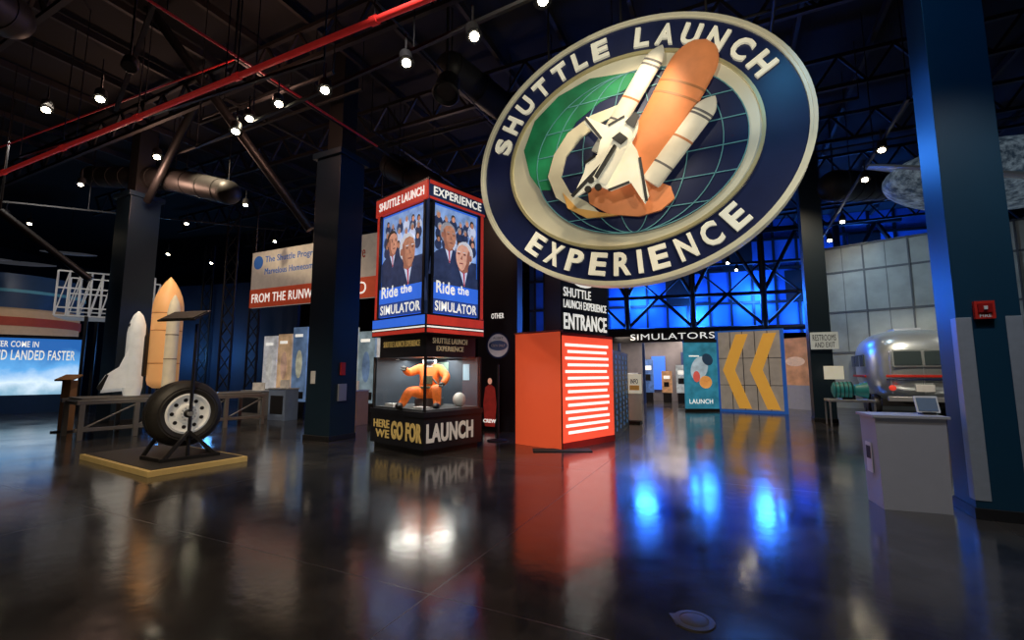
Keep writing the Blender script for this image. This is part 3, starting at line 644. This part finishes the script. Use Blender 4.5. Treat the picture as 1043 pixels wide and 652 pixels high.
for s in(-1,1):
    for y in(-.2,.7,1.5): mb.box((s*1.47,y,2.0),(.08,.7,.45),gls)
    mb.box((s*1.49,.5,1.4),(.05,2.4,.09),redp)
    for y in(-.3,1.2): mb.lathe((s*1.05,y,.36),(s,0,0),[(.12,0),(.36,0),(.38,.05),(.36,.22),(.2,.23)],black,n=24)
    mb.lathe((s*.9,yf-.0,1.0),(0,-1,0),[(.1,0),(.1,.08),(.05,.1)],E('tail_lamp_red',(.7,.05,.03),.5))
mb.box((0,.5,.45),(2.2,3,.25),dark); mb.box((0,.4,3.16),(.8,1.0,.12),steel)
mb.build('trailer_fittings',rt,bevel=.015)
light('SPOT','trailer_wash',c+V((-3.5,-4.0,5.5)),650,(1,.88,.7),aim=c+V((0,0,1.6)),size=.5,angle=55)
light('SPOT','trailer_wash',c+V((2.5,-4.0,6.5)),350,WHITE,aim=c+V((0,0,1.6)),size=.5,angle=55)
c=FP(868,436); Mx,_=frame(c,c+E1); mb=MB(Mx); mb.bx(-.5,.6,.72,.78,-.8,0,steel)
for x in(-.47,.57):
    for z_ in(-.77,-.03): mb.bx(x-.02,x+.02,0,.72,z_-.02,z_+.02,steel)
tl=mat('engine_teal',(.03,.26,.26),.4,es=.08); mb.lathe((-.35,1.05,-.4),(1,0,0),[(.1,0),(.22,.05),(.24,.45),(.15,.55),(.22,.8),(.24,.85)],tl,n=20)
for q in range(5): mb.lathe((-.28+q*.1,1.05,-.4),(1,0,0),[(.245,0),(.245,.02)],dark,n=20)
mb.bx(-.1,.2,.78,.9,-.5,-.3,dark); mb.bx(-.45,.05,1.35,1.75,-.8,-.75,signw); mb.bx(-.22,-.18,.78,1.36,-.8,-.77,dark); mb.build('engine_display_table',bevel=.005)
# ------------------------------------------------------------ dome disc at right
mnm=bpy.data.materials.new('projected_dome'); mnm.use_nodes=True; nt=mnm.node_tree; b=nt.nodes['Principled BSDF']
vn=nt.nodes.new('ShaderNodeTexNoise'); vn.inputs['Scale'].default_value=6; vn.inputs['Detail'].default_value=10; vn.inputs['Roughness'].default_value=.7
cr=nt.nodes.new('ShaderNodeValToRGB'); cr.color_ramp.elements[0].position=.42; cr.color_ramp.elements[0].color=(.02,.035,.055,1); cr.color_ramp.elements[1].position=.85; cr.color_ramp.elements[1].color=(.32,.42,.5,1)
tc=nt.nodes.new('ShaderNodeTexCoord'); nt.links.new(tc.outputs['Object'],vn.inputs['Vector']); nt.links.new(vn.outputs['Fac'],cr.inputs[0]); nt.links.new(cr.outputs[0],b.inputs['Base Color']); nt.links.new(cr.outputs[0],b.inputs['Emission Color']); b.inputs['Emission Strength'].default_value=.5
mb=MB(); c=PD(1015,180,11); rim=mat('dome_rim',(.2,.23,.26),.4,.3,es=.1)
mb.sphere(c,(2.6,1.6,.75),mnm,n=48,k=24); mb.lathe(c,V((.1,-.5,1)),[(2.74,-.05),(2.8,0),(2.74,.05),(2.6,0)],rim,n=64)
for s in(-1,1): p=c+V((s*1.5,0,0)); mb.cyl(p,V((p.x,p.y,ZC)),.03,dark,n=6)
mb.build('hanging_planet_dome')
# ------------------------------------------------------------ grey podium
pl=FP(899,519); pr=FP(974,525); Mp,wp=frame(pl,pr); mb=MB(Mp)
pg=mat('grey_laminate',(.36,.36,.40),.45,nz=.06,es=.03); 
hp=onp(Mp,905,423)[1]
mb.poly([(0.02,0),(wp-.02,0),(wp,hp-.03),(0,hp-.03)],-.45,0,pg); mb.bx(-.03,wp+.03,hp-.03,hp,-.48,.03,mat('grey_laminate_top',(.45,.45,.48),.35)); mb.bx(.03,wp-.03,0,.04,-.42,-.02,dark)
mb.bx(-.008,.0,hp*.35,hp*.68,-.32,-.16,white); mb.bx(-.012,-.008,hp*.5,hp*.64,-.3,-.18,dark)
mb.build('grey_podium_cabinet',bevel=.008)
x1,y1=onp(Mp,944,420); x2,_=onp(Mp,969,420)
mb=MB(Mp); RX=Matrix.Rotation(-.3,3,'X'); mb.box(((x1+x2)/2,hp+.12,-.25),(x2-x1,.2,.015),white,RX); mb.box(((x1+x2)/2,hp+.12,-.24),((x2-x1)*.85,.16,.012),mat('tablet_face',(.1,.14,.2),.3,es=.2),RX); mb.bx(x1+.05,x2-.05,hp,hp+.03,-.32,-.2,dark); mb.build('tabletop_sign_holder')
fbm=mat('floor_box_metal',(.055,.053,.05),.5,.2)
mb=MB(); c=FP(707,633); mb.lathe(c,UP,[(.13,0),(.125,.008),(.09,.012),(.088,.009),(.08,.013),(.01,.015)],fbm,n=40)
mb.box(c+V((-.08,.02,.003)),(.1,.14,.006),fbm); mb.build('floor_socket_cover')
# ------------------------------------------------------------ tyre on stand
bl,bn,brr=FP(120,463),FP(150,487),FP(252,470)
rt=root('landing_gear_tyre_display',(bn+bl+(brr-bn))/2)
d1=(brr-bn); w_=d1.length; ex=d1/w_; ey=V((-ex.y,ex.x,0)); dp=(bl-bn).dot(ey)
Mb=Matrix((ex,ey,UP)).transposed().to_4x4(); Mb.translation=bn
mb=MB(Mb); mb.bx(0,w_,0,dp,0,.09,mat('yellow_edge',(.58,.42,.16),.5,es=.06)); mb.bx(.06,w_-.06,.06,dp-.06,.09,.1,mat('plinth_black',(.025,.023,.022),.6)); mb.build('plinth',rt,bevel=.005)
tc_=PD(190,421,8.2); nrm=V((.80,-.58,.0)).normalized(); rub=mat('tyre_rubber',(.02,.019,.018),.55,nz=.5,scale=20,bump=.3)
mb=MB(); R_=.57; hw=.24
o=tc_-nrm*hw*2*.8
prof=[(.33,0),(.43,-.02),(.52,.05),(R_,.13),(R_+.005,.2),(R_-.014,.205),(R_-.014,.225),(R_+.01,.23),(R_+.01,.3),(R_-.014,.305),(R_-.014,.325),(R_+.005,.33),(R_,.38),(.52,.46),(.47,.485),(.46,.495),(.44,.49),(.42,.5),(.35,.47),(.33,.42)]
mb.lathe(o,nrm,prof,rub,n=64); mb.build('tyre',rt)
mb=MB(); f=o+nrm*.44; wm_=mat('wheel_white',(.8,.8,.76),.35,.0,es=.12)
mb.lathe(f,nrm,[(.325,-.42),(.35,.03),(.32,.045),(.29,-.01),(.17,-.02),(.14,.04),(.09,.05),(.08,.01)],wm_,n=48)
t1v=nrm.cross(UP).normalized()
for i in range(9):
    g=i*math.tau/9; p=f+(t1v*math.cos(g)+UP*math.sin(g))*.235; mb.lathe(p-nrm*.03,nrm,[(.033,0),(.033,.022)],black,n=12)
for i in range(12):
    g=i*math.tau/12; p=f+(t1v*math.cos(g)+UP*math.sin(g))*.11; mb.lathe(p,nrm,[(.012,0),(.012,.06)],steel,n=6)
mb.lathe(f,nrm,[(.07,0),(.07,.05),(.03,.08)],dark,n=20); mb.build('wheel_hub',rt)
mb=MB(); f2=f+nrm*.12
g1=V((f2.x,f2.y,.1)); mb.beam(g1,V((f2.x,f2.y,PD(195,330,f2.y).z)),.04,.04,black)
for s in(-1,1):
    e=g1+t1v*s*.4+nrm*.15; e2=g1+t1v*s*.5-nrm*.5
    mb.beam(V((e.x,e.y,.12)),f2+V((0,0,-.3)),.05,.05,black); mb.beam(V((e.x,e.y,.13)),V((e2.x,e2.y,.13)),.06,.06,black)
    mb.beam(V((e2.x,e2.y,.12)),o-nrm*.05+t1v*s*.05,.05,.05,black)
mb.beam(g1+t1v*.45+nrm*.15+UP*.03,g1-t1v*.45+nrm*.15+UP*.03,.05,.05,black)
mb.cyl(o-nrm*.1,f2+nrm*.03,.04,steel)
mb.build('stand_frame',rt)
tp=PD(188,322,f2.y); RR=Matrix.Rotation(math.radians(-15),3,'Z')@Matrix.Rotation(.55,3,'X'); mb=MB(); mb.box(tp,(.85,.36,.03),dark,RR); mb.box(tp+V((0,-.012,.02)),(.75,.3,.012),mat('info_plate_face',(.03,.03,.03),.6),RR); mb.build('info_plate',rt)
# ------------------------------------------------------------ shuttle stack model on trestle
pa=FP(74,450); pb=FP(270,432); Ms,ws=frame(pa,pb)
rt=root('shuttle_model_display',(pa+pb)/2)
tm=mat('trestle_grey_metal',(.22,.21,.2),.4,.4)
mb=MB(Ms); hh=.92
mb.bx(0,ws,hh-.1,hh,-1.6,-1.45,tm); mb.bx(0,ws,hh-.1,hh,-.1,.05,tm)
mb.bx(0,ws,.2,.28,-.08,.02,tm)
n=5
for i in range(n):
    x=.1+i*(ws-.2)/(n-1)
    for z_ in(0,-1.5): mb.bx(x-.05,x+.05,0,hh-.1,z_-.05,z_+.05,tm)
    mb.bx(x-.04,x+.04,hh-.12,hh-.04,-1.5,0,tm)
    if i<n-1: mb.cyl((x,.25,0),(x+(ws-.2)/(n-1),hh-.12,0),.025,tm,n=8)
mb.bx(.1,ws-.1,hh,hh+.04,-1.4,-.1,mat('trestle_deck',(.12,.11,.1),.5))
mb.build('trestle_table',rt,bevel=.006)
bt=PD(165,393,12.0); top=PD(165,284,12.0).z; zb=hh+.04
H=top-zb
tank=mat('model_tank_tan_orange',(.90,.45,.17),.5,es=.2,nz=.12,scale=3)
mb=MB(); o=V((bt.x,bt.y,zb+.25)); h=H-.25; r=.34
mb.cyl((o.x,o.y,zb),(o.x,o.y,zb+.22),.14,dark)
mb.lathe(o,UP,[(.2,-.05),(.31,.03),(r,.15),(r,h*.72),(r*.97,h*.76),(r*.85,h*.83),(r*.62,h*.9),(r*.35,h*.96),(.04,h),(.0,h+.05)],tank,n=36)
for q in(.2,.5,.66): mb.lathe(o+V((0,0,h*q)),UP,[(r*1.01,0),(r*1.01,.03)],mat('tank_band',(.7,.3,.1),.5),n=36)
mb.build('external_tank',rt)
mb=MB()
vd=V((bt.x,bt.y,0)).normalized(); sd=V((vd.y,-vd.x,0))
for q in((sd*.12-vd*.46),(sd*.05+vd*.5)):
    oo=V((bt.x,bt.y,zb))+q; rr=.14
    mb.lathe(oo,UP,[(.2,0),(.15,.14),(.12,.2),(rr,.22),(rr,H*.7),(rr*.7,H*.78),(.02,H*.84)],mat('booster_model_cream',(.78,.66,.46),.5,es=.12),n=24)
    for t_ in(.3,.5,.66): mb.lathe(oo+V((0,0,H*t_)),UP,[(rr*1.03,0),(rr*1.03,.03)],mat('booster_ring',(.35,.25,.15),.5),n=24)
mb.build('solid_boosters',rt)
Mo_=Matrix((-sd,vd,UP)).transposed().to_4x4(); Mo_.translation=V((bt.x,bt.y,zb+.12))
mb=MB(Mo_)
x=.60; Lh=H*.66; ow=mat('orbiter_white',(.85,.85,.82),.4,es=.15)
prof=[(.17,-.1),(.2,.1),(.2,Lh*.72),(.17,Lh*.84),(.1,Lh*.95),(.02,Lh)]
mb.lathe((x,0,0),UP,prof,ow,n=28)
def prism(pts,y0,y1,m):
    n=len(pts); vs=[(p[0],y0,p[1]) for p in pts]+[(p[0],y1,p[1]) for p in pts]
    mb.add(vs,[tuple(range(n)),tuple(range(n,2*n))[::-1]]+[(i,(i+1)%n,n+(i+1)%n,n+i) for i in range(n)],m)
prism([(x,.12),(x+.25,.1),(x+.62,.05),(x+.66,.12),(x+.52,.42),(x+.28,.62),(x+.15,Lh*.5),(x,Lh*.62)],-.16,-.10,ow)
prism([(x+.15,.02),(x+.6,-.02),(x+.55,.22),(x+.25,.55),(x+.15,.6)],.02,.07,ow)
prism([(x+.56,.06),(x+.62,.05),(x+.66,.12),(x+.5,.44),(x+.46,.42)],-.17,-.16,black)
mb.lathe((x-.14,0,.35),UP,[(.02,0),(.12,.05),(.12,Lh*.5),(.02,Lh*.7)],black,n=20)
for dx,dy in((.05,.08),(.05,-.08),(-.07,0)): mb.lathe((x+dx,dy,.02),(0,0,-1),[(.04,0),(.075,.12)],dark,n=14)
mb.bx(x+.1,x+.17,-.1,.1,Lh*.80,Lh*.84,black)
mb.build('orbiter',rt)
# ------------------------------------------------------------ banner wall & exhibits left-centre
Rb=PD(384,380,13.9); Lb_=Rb-E1*8.2; Mn,wn=frame(Lb_,Rb)
def bz(u,v): return onp(Mn,u,v)
mb=MB(Mn); yt=bz(365,240)[1]; yb_=bz(365,304)[1]; yr=bz(365,283)[1]
x0=bz(255,300)[0]
wb=mat('banner_white',(.58,.53,.45),.6,es=.18,nz=.2); nb=mat('banner_blue',(.03,.12,.4),.6,es=.3); 
mb.bx(x0,wn,yb_,yt,-.12,0,wb); mb.bx(x0,wn,yb_,yr,0,.02,mat('banner_red',(.6,.08,.03),.5,es=.25))
mb.ell(x0+.35,yt-.4,.25,.25,0,.01,nb,n=24)
xa=bz(258,290)[0];xb=bz(304,290)[0]
text(mb,'FROM THE RUNWAY',xa,xb+1.2,yb_+.17,yr-.17,.02,wtxt,bold=0)
text(mb,"The Shuttle Program",xa+.6,xb+1.0,yt-.5,yt-.2,0,nb,bold=0); text(mb,'Marvelous Homecoming',xa+.6,xb+1.0,yt-.95,yt-.65,0,nb,bold=0)
xc_=bz(351,290)[0];xd=bz(376,290)[0]
text(mb,'PAD',xc_,xd-.1,yb_+.14,yr-.14,.02,wtxt,bold=0); text(mb,"We're",xc_,xd-.2,yt-.75,yt-.35,0,redp,bold=0)
for x in(x0+.1,(x0+wn)/2,wn-.1):
    mb.cyl((x,yt,-.06),(x,ZC-.02,-.06),.02,dark,n=6)
mb.build('overhead_banner')
mb=MB(Mn)
cols=[(.62,.6,.58),(.6,.35,.2),(.12,.2,.35),(.7,.62,.5),(.45,.28,.2),(.6,.52,.38),(.2,.28,.33)]
x=x0+.1; i=0
random.seed(4)
while x<wn-.1:
    w=.7; m=mat('exhibit_print_%d'%(i%7),cols[i%7],.5,es=.5,nz=.9,scale=3)  # emission added to the prints to make them look brighter lit
    h0=random.uniform(.5,.9); h1=random.uniform(2.8,3.7)
    mb.bx(x,x+w,h0,h1,-.7,-.6,m); mb.bx(x+.02,x+w-.02,0,h0,-.75,-.6,dark); mb.bx(x+.1,x+w*.7,h1-.35,h1-.25,-.6,-.59,wtxt)
    mb.ell(x+w*.5,(h0+h1)/2,.16,.5,-.6,-.59,mat('exhibit_print_%d'%((i+3)%7),cols[(i+3)%7],.5,es=.5,nz=.9,scale=3),n=18); mb.bx(x+.1,x+w*.9,h0+.1,h0+.35,-.6,-.59,dark)
    x+=w+.08; i+=1
mb.build('exhibit_print_wall')
mb=MB(Mn)
for x,w,h,cc in((x0+.6,1.0,.9,(.2,.18,.16)),(x0+2.0,.8,1.0,(.15,.2,.3)),(wn-1.2,.9,1.0,(.35,.2,.12)),(wn-2.4,.8,.7,(.1,.2,.4))):
    m=mat('cabinet_%d'%int(x*10),cc,.5,es=.05); mb.bx(x,x+w,0,h,.0,.5,m); mb.bx(x-.02,x+w+.02,h,h+.04,-.02,.52,steel); mb.bx(x+.2,x+w-.2,h+.04,h+.3,.2,.25,mat('cabinet_card',(.6,.55,.48),.5,es=.15,nz=.5)); mb.bx(x+.1,x+w-.1,.2,h-.2,.5,.51,dark)
mb.build('display_cabinets',bevel=.01)
mb=MB(); 
em=bpy.data.materials.new('earth_screen'); em.use_nodes=True; nt=em.node_tree; b=nt.nodes['Principled BSDF']; tc=nt.nodes.new('ShaderNodeTexCoord'); sp=nt.nodes.new('ShaderNodeSeparateXYZ'); nn=nt.nodes.new('ShaderNodeTexNoise'); nn.inputs['Scale'].default_value=1.4; nn.inputs['Detail'].default_value=7
nt.links.new(tc.outputs['Object'],sp.inputs[0]); nt.links.new(tc.outputs['Object'],nn.inputs['Vector']); ma=nt.nodes.new('ShaderNodeMath'); ma.operation='MULTIPLY_ADD'; ma.inputs[1].default_value=.30; nt.links.new(sp.outputs['Z'],ma.inputs[0])
mn=nt.nodes.new('ShaderNodeMath'); mn.operation='MULTIPLY'; mn.inputs[1].default_value=.45; nt.links.new(nn.outputs['Fac'],mn.inputs[0]); nt.links.new(mn.outputs[0],ma.inputs[2])
cr=nt.nodes.new('ShaderNodeValToRGB'); nt.links.new(ma.outputs[0],cr.inputs[0]); el=cr.color_ramp.elements; el[0].position=.2; el[0].color=(.05,.2,.42,1); el[1].position=.95; el[1].color=(.02,.12,.4,1)
e_=el.new(.4); e_.color=(.25,.45,.6,1); e_=el.new(.55); e_.color=(.7,.85,.98,1); e_=el.new(.75); e_.color=(.12,.4,.8,1)
nt.links.new(cr.outputs[0],b.inputs['Emission Color']); b.inputs['Emission Strength'].default_value=1.1; b.inputs['Base Color'].default_value=(.02,.02,.02,1)
Sa=PD(-40,380,16.5); Sb=PD(80,380,18.5); Me,we=frame(Sa,Sb)
ya=onp(Me,40,402)[1]; yb2=onp(Me,40,345)[1]
mb.M=Me; mb.bx(0,we,ya,yb2,-.1,0,em); mb.bx(-.1,we+.1,yb2,yb2+.12,-.3,.1,dark); mb.bx(-.1,we+.1,0,ya,-.3,.05,mat('screen_plinth',(.02,.06,.14),.4))
def et(s,u0,u1,v0,v1): xa,_=onp(Me,u0,v1); xb,_=onp(Me,u1,v0); y0=onp(Me,40,v1)[1]; y1=onp(Me,40,v0)[1]; text(mb,s,xa,xb,y0,y1,0,wtxt,bold=.01)
et('EVER COME IN',-8,40,348,354); et('AND LANDED FASTER',-14,77,357,367)
mb.build('earth_video_wall')
cyc=PD(0,380,19.5)
zt=PD(20,286,19.5).z; z1=PD(20,318,19.5).z; z0=PD(20,344,19.5).z
dc=mat('drum_cream',(.50,.32,.18),.5,es=.2); dn_=mat('drum_navy',(.02,.05,.11),.4,es=.15)
mb=MB(); rr=2.3; q=(cyc.x,cyc.y)
mb.lathe((*q,z0),UP,[(rr,0),(rr,(z1-z0)*.35)],dc,n=48)
mb.lathe((*q,z0+(z1-z0)*.35),UP,[(rr+.05,0),(rr+.05,.35)],mat('drum_red',(.4,.06,.03),.5,es=.12),n=48)
mb.lathe((*q,z0+(z1-z0)*.35+.35),UP,[(rr,0),(rr,.4)],dc,n=48)
mb.lathe((*q,z1),UP,[(rr+.1,0),(rr+.1,(zt-z1)*.45)],dn_,n=48)
mb.lathe((*q,z1+(zt-z1)*.45),UP,[(rr+.13,0),(rr+.13,.12)],mat('drum_teal',(.08,.25,.32),.4,es=.2),n=48)
mb.lathe((*q,z1+(zt-z1)*.45+.12),UP,[(rr+.1,0),(rr+.0,zt-z1-(zt-z1)*.45-.12)],dn_,n=48)
mb.cyl((*q,0),(*q,z0),rr*.8,dark,n=32)
mb.build('striped_rotunda')
Ga=PD(48,380,16.5); Gb=PD(150,380,18); Mg,wg=frame(Ga,Gb); mb=MB(Mg); gw=mat('gantry_white',(.6,.6,.58),.5,es=.12)
y0=onp(Mg,80,322)[1]; y1=onp(Mg,80,277)[1]
for z_ in(0,-1.6):
    for y in(y0,y0+.3,(y0+y1)/2+.2,y1): mb.bx(0,wg,y-.025,y+.025,z_-.03,z_+.03,gw)
    n=9
    for i in range(n+1):
        x=wg*i/n; mb.bx(x-.025,x+.025,y0,y1,z_-.03,z_+.03,gw)
        if i<n: mb.cyl((x,y0,z_),(x+wg/n,y1,z_),.02,gw,n=6)
    for x in(.9,wg-.05): mb.bx(x-.05,x+.05,0,y0,z_-.06,z_+.06,dark)
mb.bx(0,wg,y0-.05,y0,-1.6,0,gw)
mb.build('white_scaffold_gantry')
mb=MB(); c=FP(66,440); lw=mat('lectern_wood',(.3,.15,.06),.5); mb.bx(c.x-.12,c.x+.12,c.y-.1,c.y+.1,0,1.35,lw); mb.box((c.x,c.y-.05,1.42),(.45,.35,.05),lw,Matrix.Rotation(.4,3,'X')); mb.bx(c.x-.22,c.x+.22,c.y-.18,c.y+.18,0,.04,dark); mb.build('wooden_lectern',bevel=.008)
mb=MB()
for (u,v,D,w) in((20,268,20,3),(70,258,22,2.6),(-30,262,18,3)):
    c=PD(u,v,D); mb.lathe(c,V((.1,-.1,1)),[(w*.3,-.08),(w*.5,-.02),(w*.5,.02),(w*.3,.06)],mat('acoustic_cloud',(.16,.17,.2),.6,es=.15),n=32,squash=((0,1,0),.5)); mb.cyl(c,V((c.x,c.y,ZC)),.015,dark,n=6)
mb.build('ceiling_acoustic_clouds')
mb=MB()
for u,D in((222,20),(250,22),(200,25),(560,20),(500,17)):
    c=PD(u,380,D); 
    for dx,dy in((0,0),(.5,0),(.25,.4)): mb.cyl((c.x+dx,c.y+dy,0),(c.x+dx,c.y+dy,8.6),.05,dark,n=8)
    for i in range(11): mb.cyl((c.x,c.y,i*.78),(c.x+.5,c.y,(i+1)*.78),.025,dark,n=6); mb.cyl((c.x+.5,c.y,i*.78),(c.x,c.y,(i+1)*.78),.025,dark,n=6)
mb.build('lattice_support_posts')
mb=MB(); p=PD(130,380,27); q=PD(300,380,24); Mq,wq=frame(p,q); mb.M=Mq; mb.bx(0,wq,0,6.5,-.2,0,mat('far_partition_blue',(.03,.045,.08),.7,nz=.5,scale=.6)); mb.build('wall_partition_far')
for x in(1.5,4.5,7.5): light('POINT','blue_uplight',Mq@V((x,2.5,1.2)),60,(.1,.4,1),size=.2)
# ------------------------------------------------------------ lighting rig (ceiling spots)
def sp(loc,aim,e,col=WHITE,ang=55,size=.12): light('SPOT','ceiling_spot_lamp',loc,e,col,aim=aim,size=size,angle=ang)
sg=SM@V((cx,0,0))
sp(sg+V((-2.4,-4.0,2.6)),sg,340,(1,.93,.75),70)
sp(sg+V((2.0,-4.4,-1.0)),sg+V((1,0,0)),240,(1,.9,.7),80)
sp(V((-5,3.5,6.6)),V((-6.3,8.2,.5)),950,WARM,55)
sp(V((-8.2,7.5,6.6)),V((bt.x,bt.y,2.5)),800,(1,.86,.66),36)
sp(V((-1.5,4.5,7.5)),V((-1.5,9.5,1)),450,WHITE,60)
sp(V((2,5.5,7.5)),V((1,10,1)),500,WARM,60)
sp(V((4.5,2.6,7.5)),V((4.6,5.2,.8)),520,WHITE,50)
sp(V((1.2,1.5,8.5)),V((.5,4,0)),420,WARM,80)
sp(V((-4,.5,8.5)),V((-3.5,4,0)),480,WARM,70)
sp(V((-9,12,8.5)),V((-8,15,1)),800,WARM,90)
sp(V((-15,13,8.5)),V((-16,18,2)),500,WHITE,90)
sp(V((8,12,8.5)),V((9,16,0)),900,WARM,80)
sp(V((4,9,8.5)),V((4.5,13,0)),450,WARM,80)
light('POINT','ceiling_fill_light',V((-5.5,9,7.4)),75,(1,.55,.40),size=.25)  # unseen fill lights added so the ceiling steel shows warm brown
light('POINT','ceiling_fill_light',V((-11,13,7.2)),110,(1,.58,.42),size=.25)
light('POINT','ceiling_fill_light',V((-2,14,7.2)),45,(1,.65,.5),size=.25)
light('SPOT','blue_column_wash',V((2.5,2.5,8.5)),260,(.1,.5,1),aim=V((5.2,5,3)),size=.3,angle=70)
light('SPOT','blue_column_wash',V((-2,7,9)),110,(.1,.4,1),aim=V((-4.5,10.8,3)),size=.3,angle=60)
light('SPOT','blue_column_wash',V((-8,9.5,9)),120,(.15,.5,1),aim=V((-11.5,13,3)),size=.3,angle=60)
# unseen blue spots added to put blue reflections on the floor
light('SPOT','blue_floor_fill',V((4.5,13,8.5)),900,(.03,.2,1),aim=V((2.5,7,0)),size=.5,angle=75)
light('SPOT','blue_floor_fill',V((2.6,10.5,6.0)),260,(.04,.25,1),aim=V((1.6,4.5,0)),size=.45,angle=80)
light('SPOT','blue_floor_fill',V((5.6,11.5,6.4)),260,(.04,.25,1),aim=V((3.2,4.5,0)),size=.45,angle=80)
w=bpy.data.worlds.new('world'); sc.world=w; w.use_nodes=True; w.node_tree.nodes['Background'].inputs[0].default_value=(.03,.04,.06,1); w.node_tree.nodes['Background'].inputs[1].default_value=.12
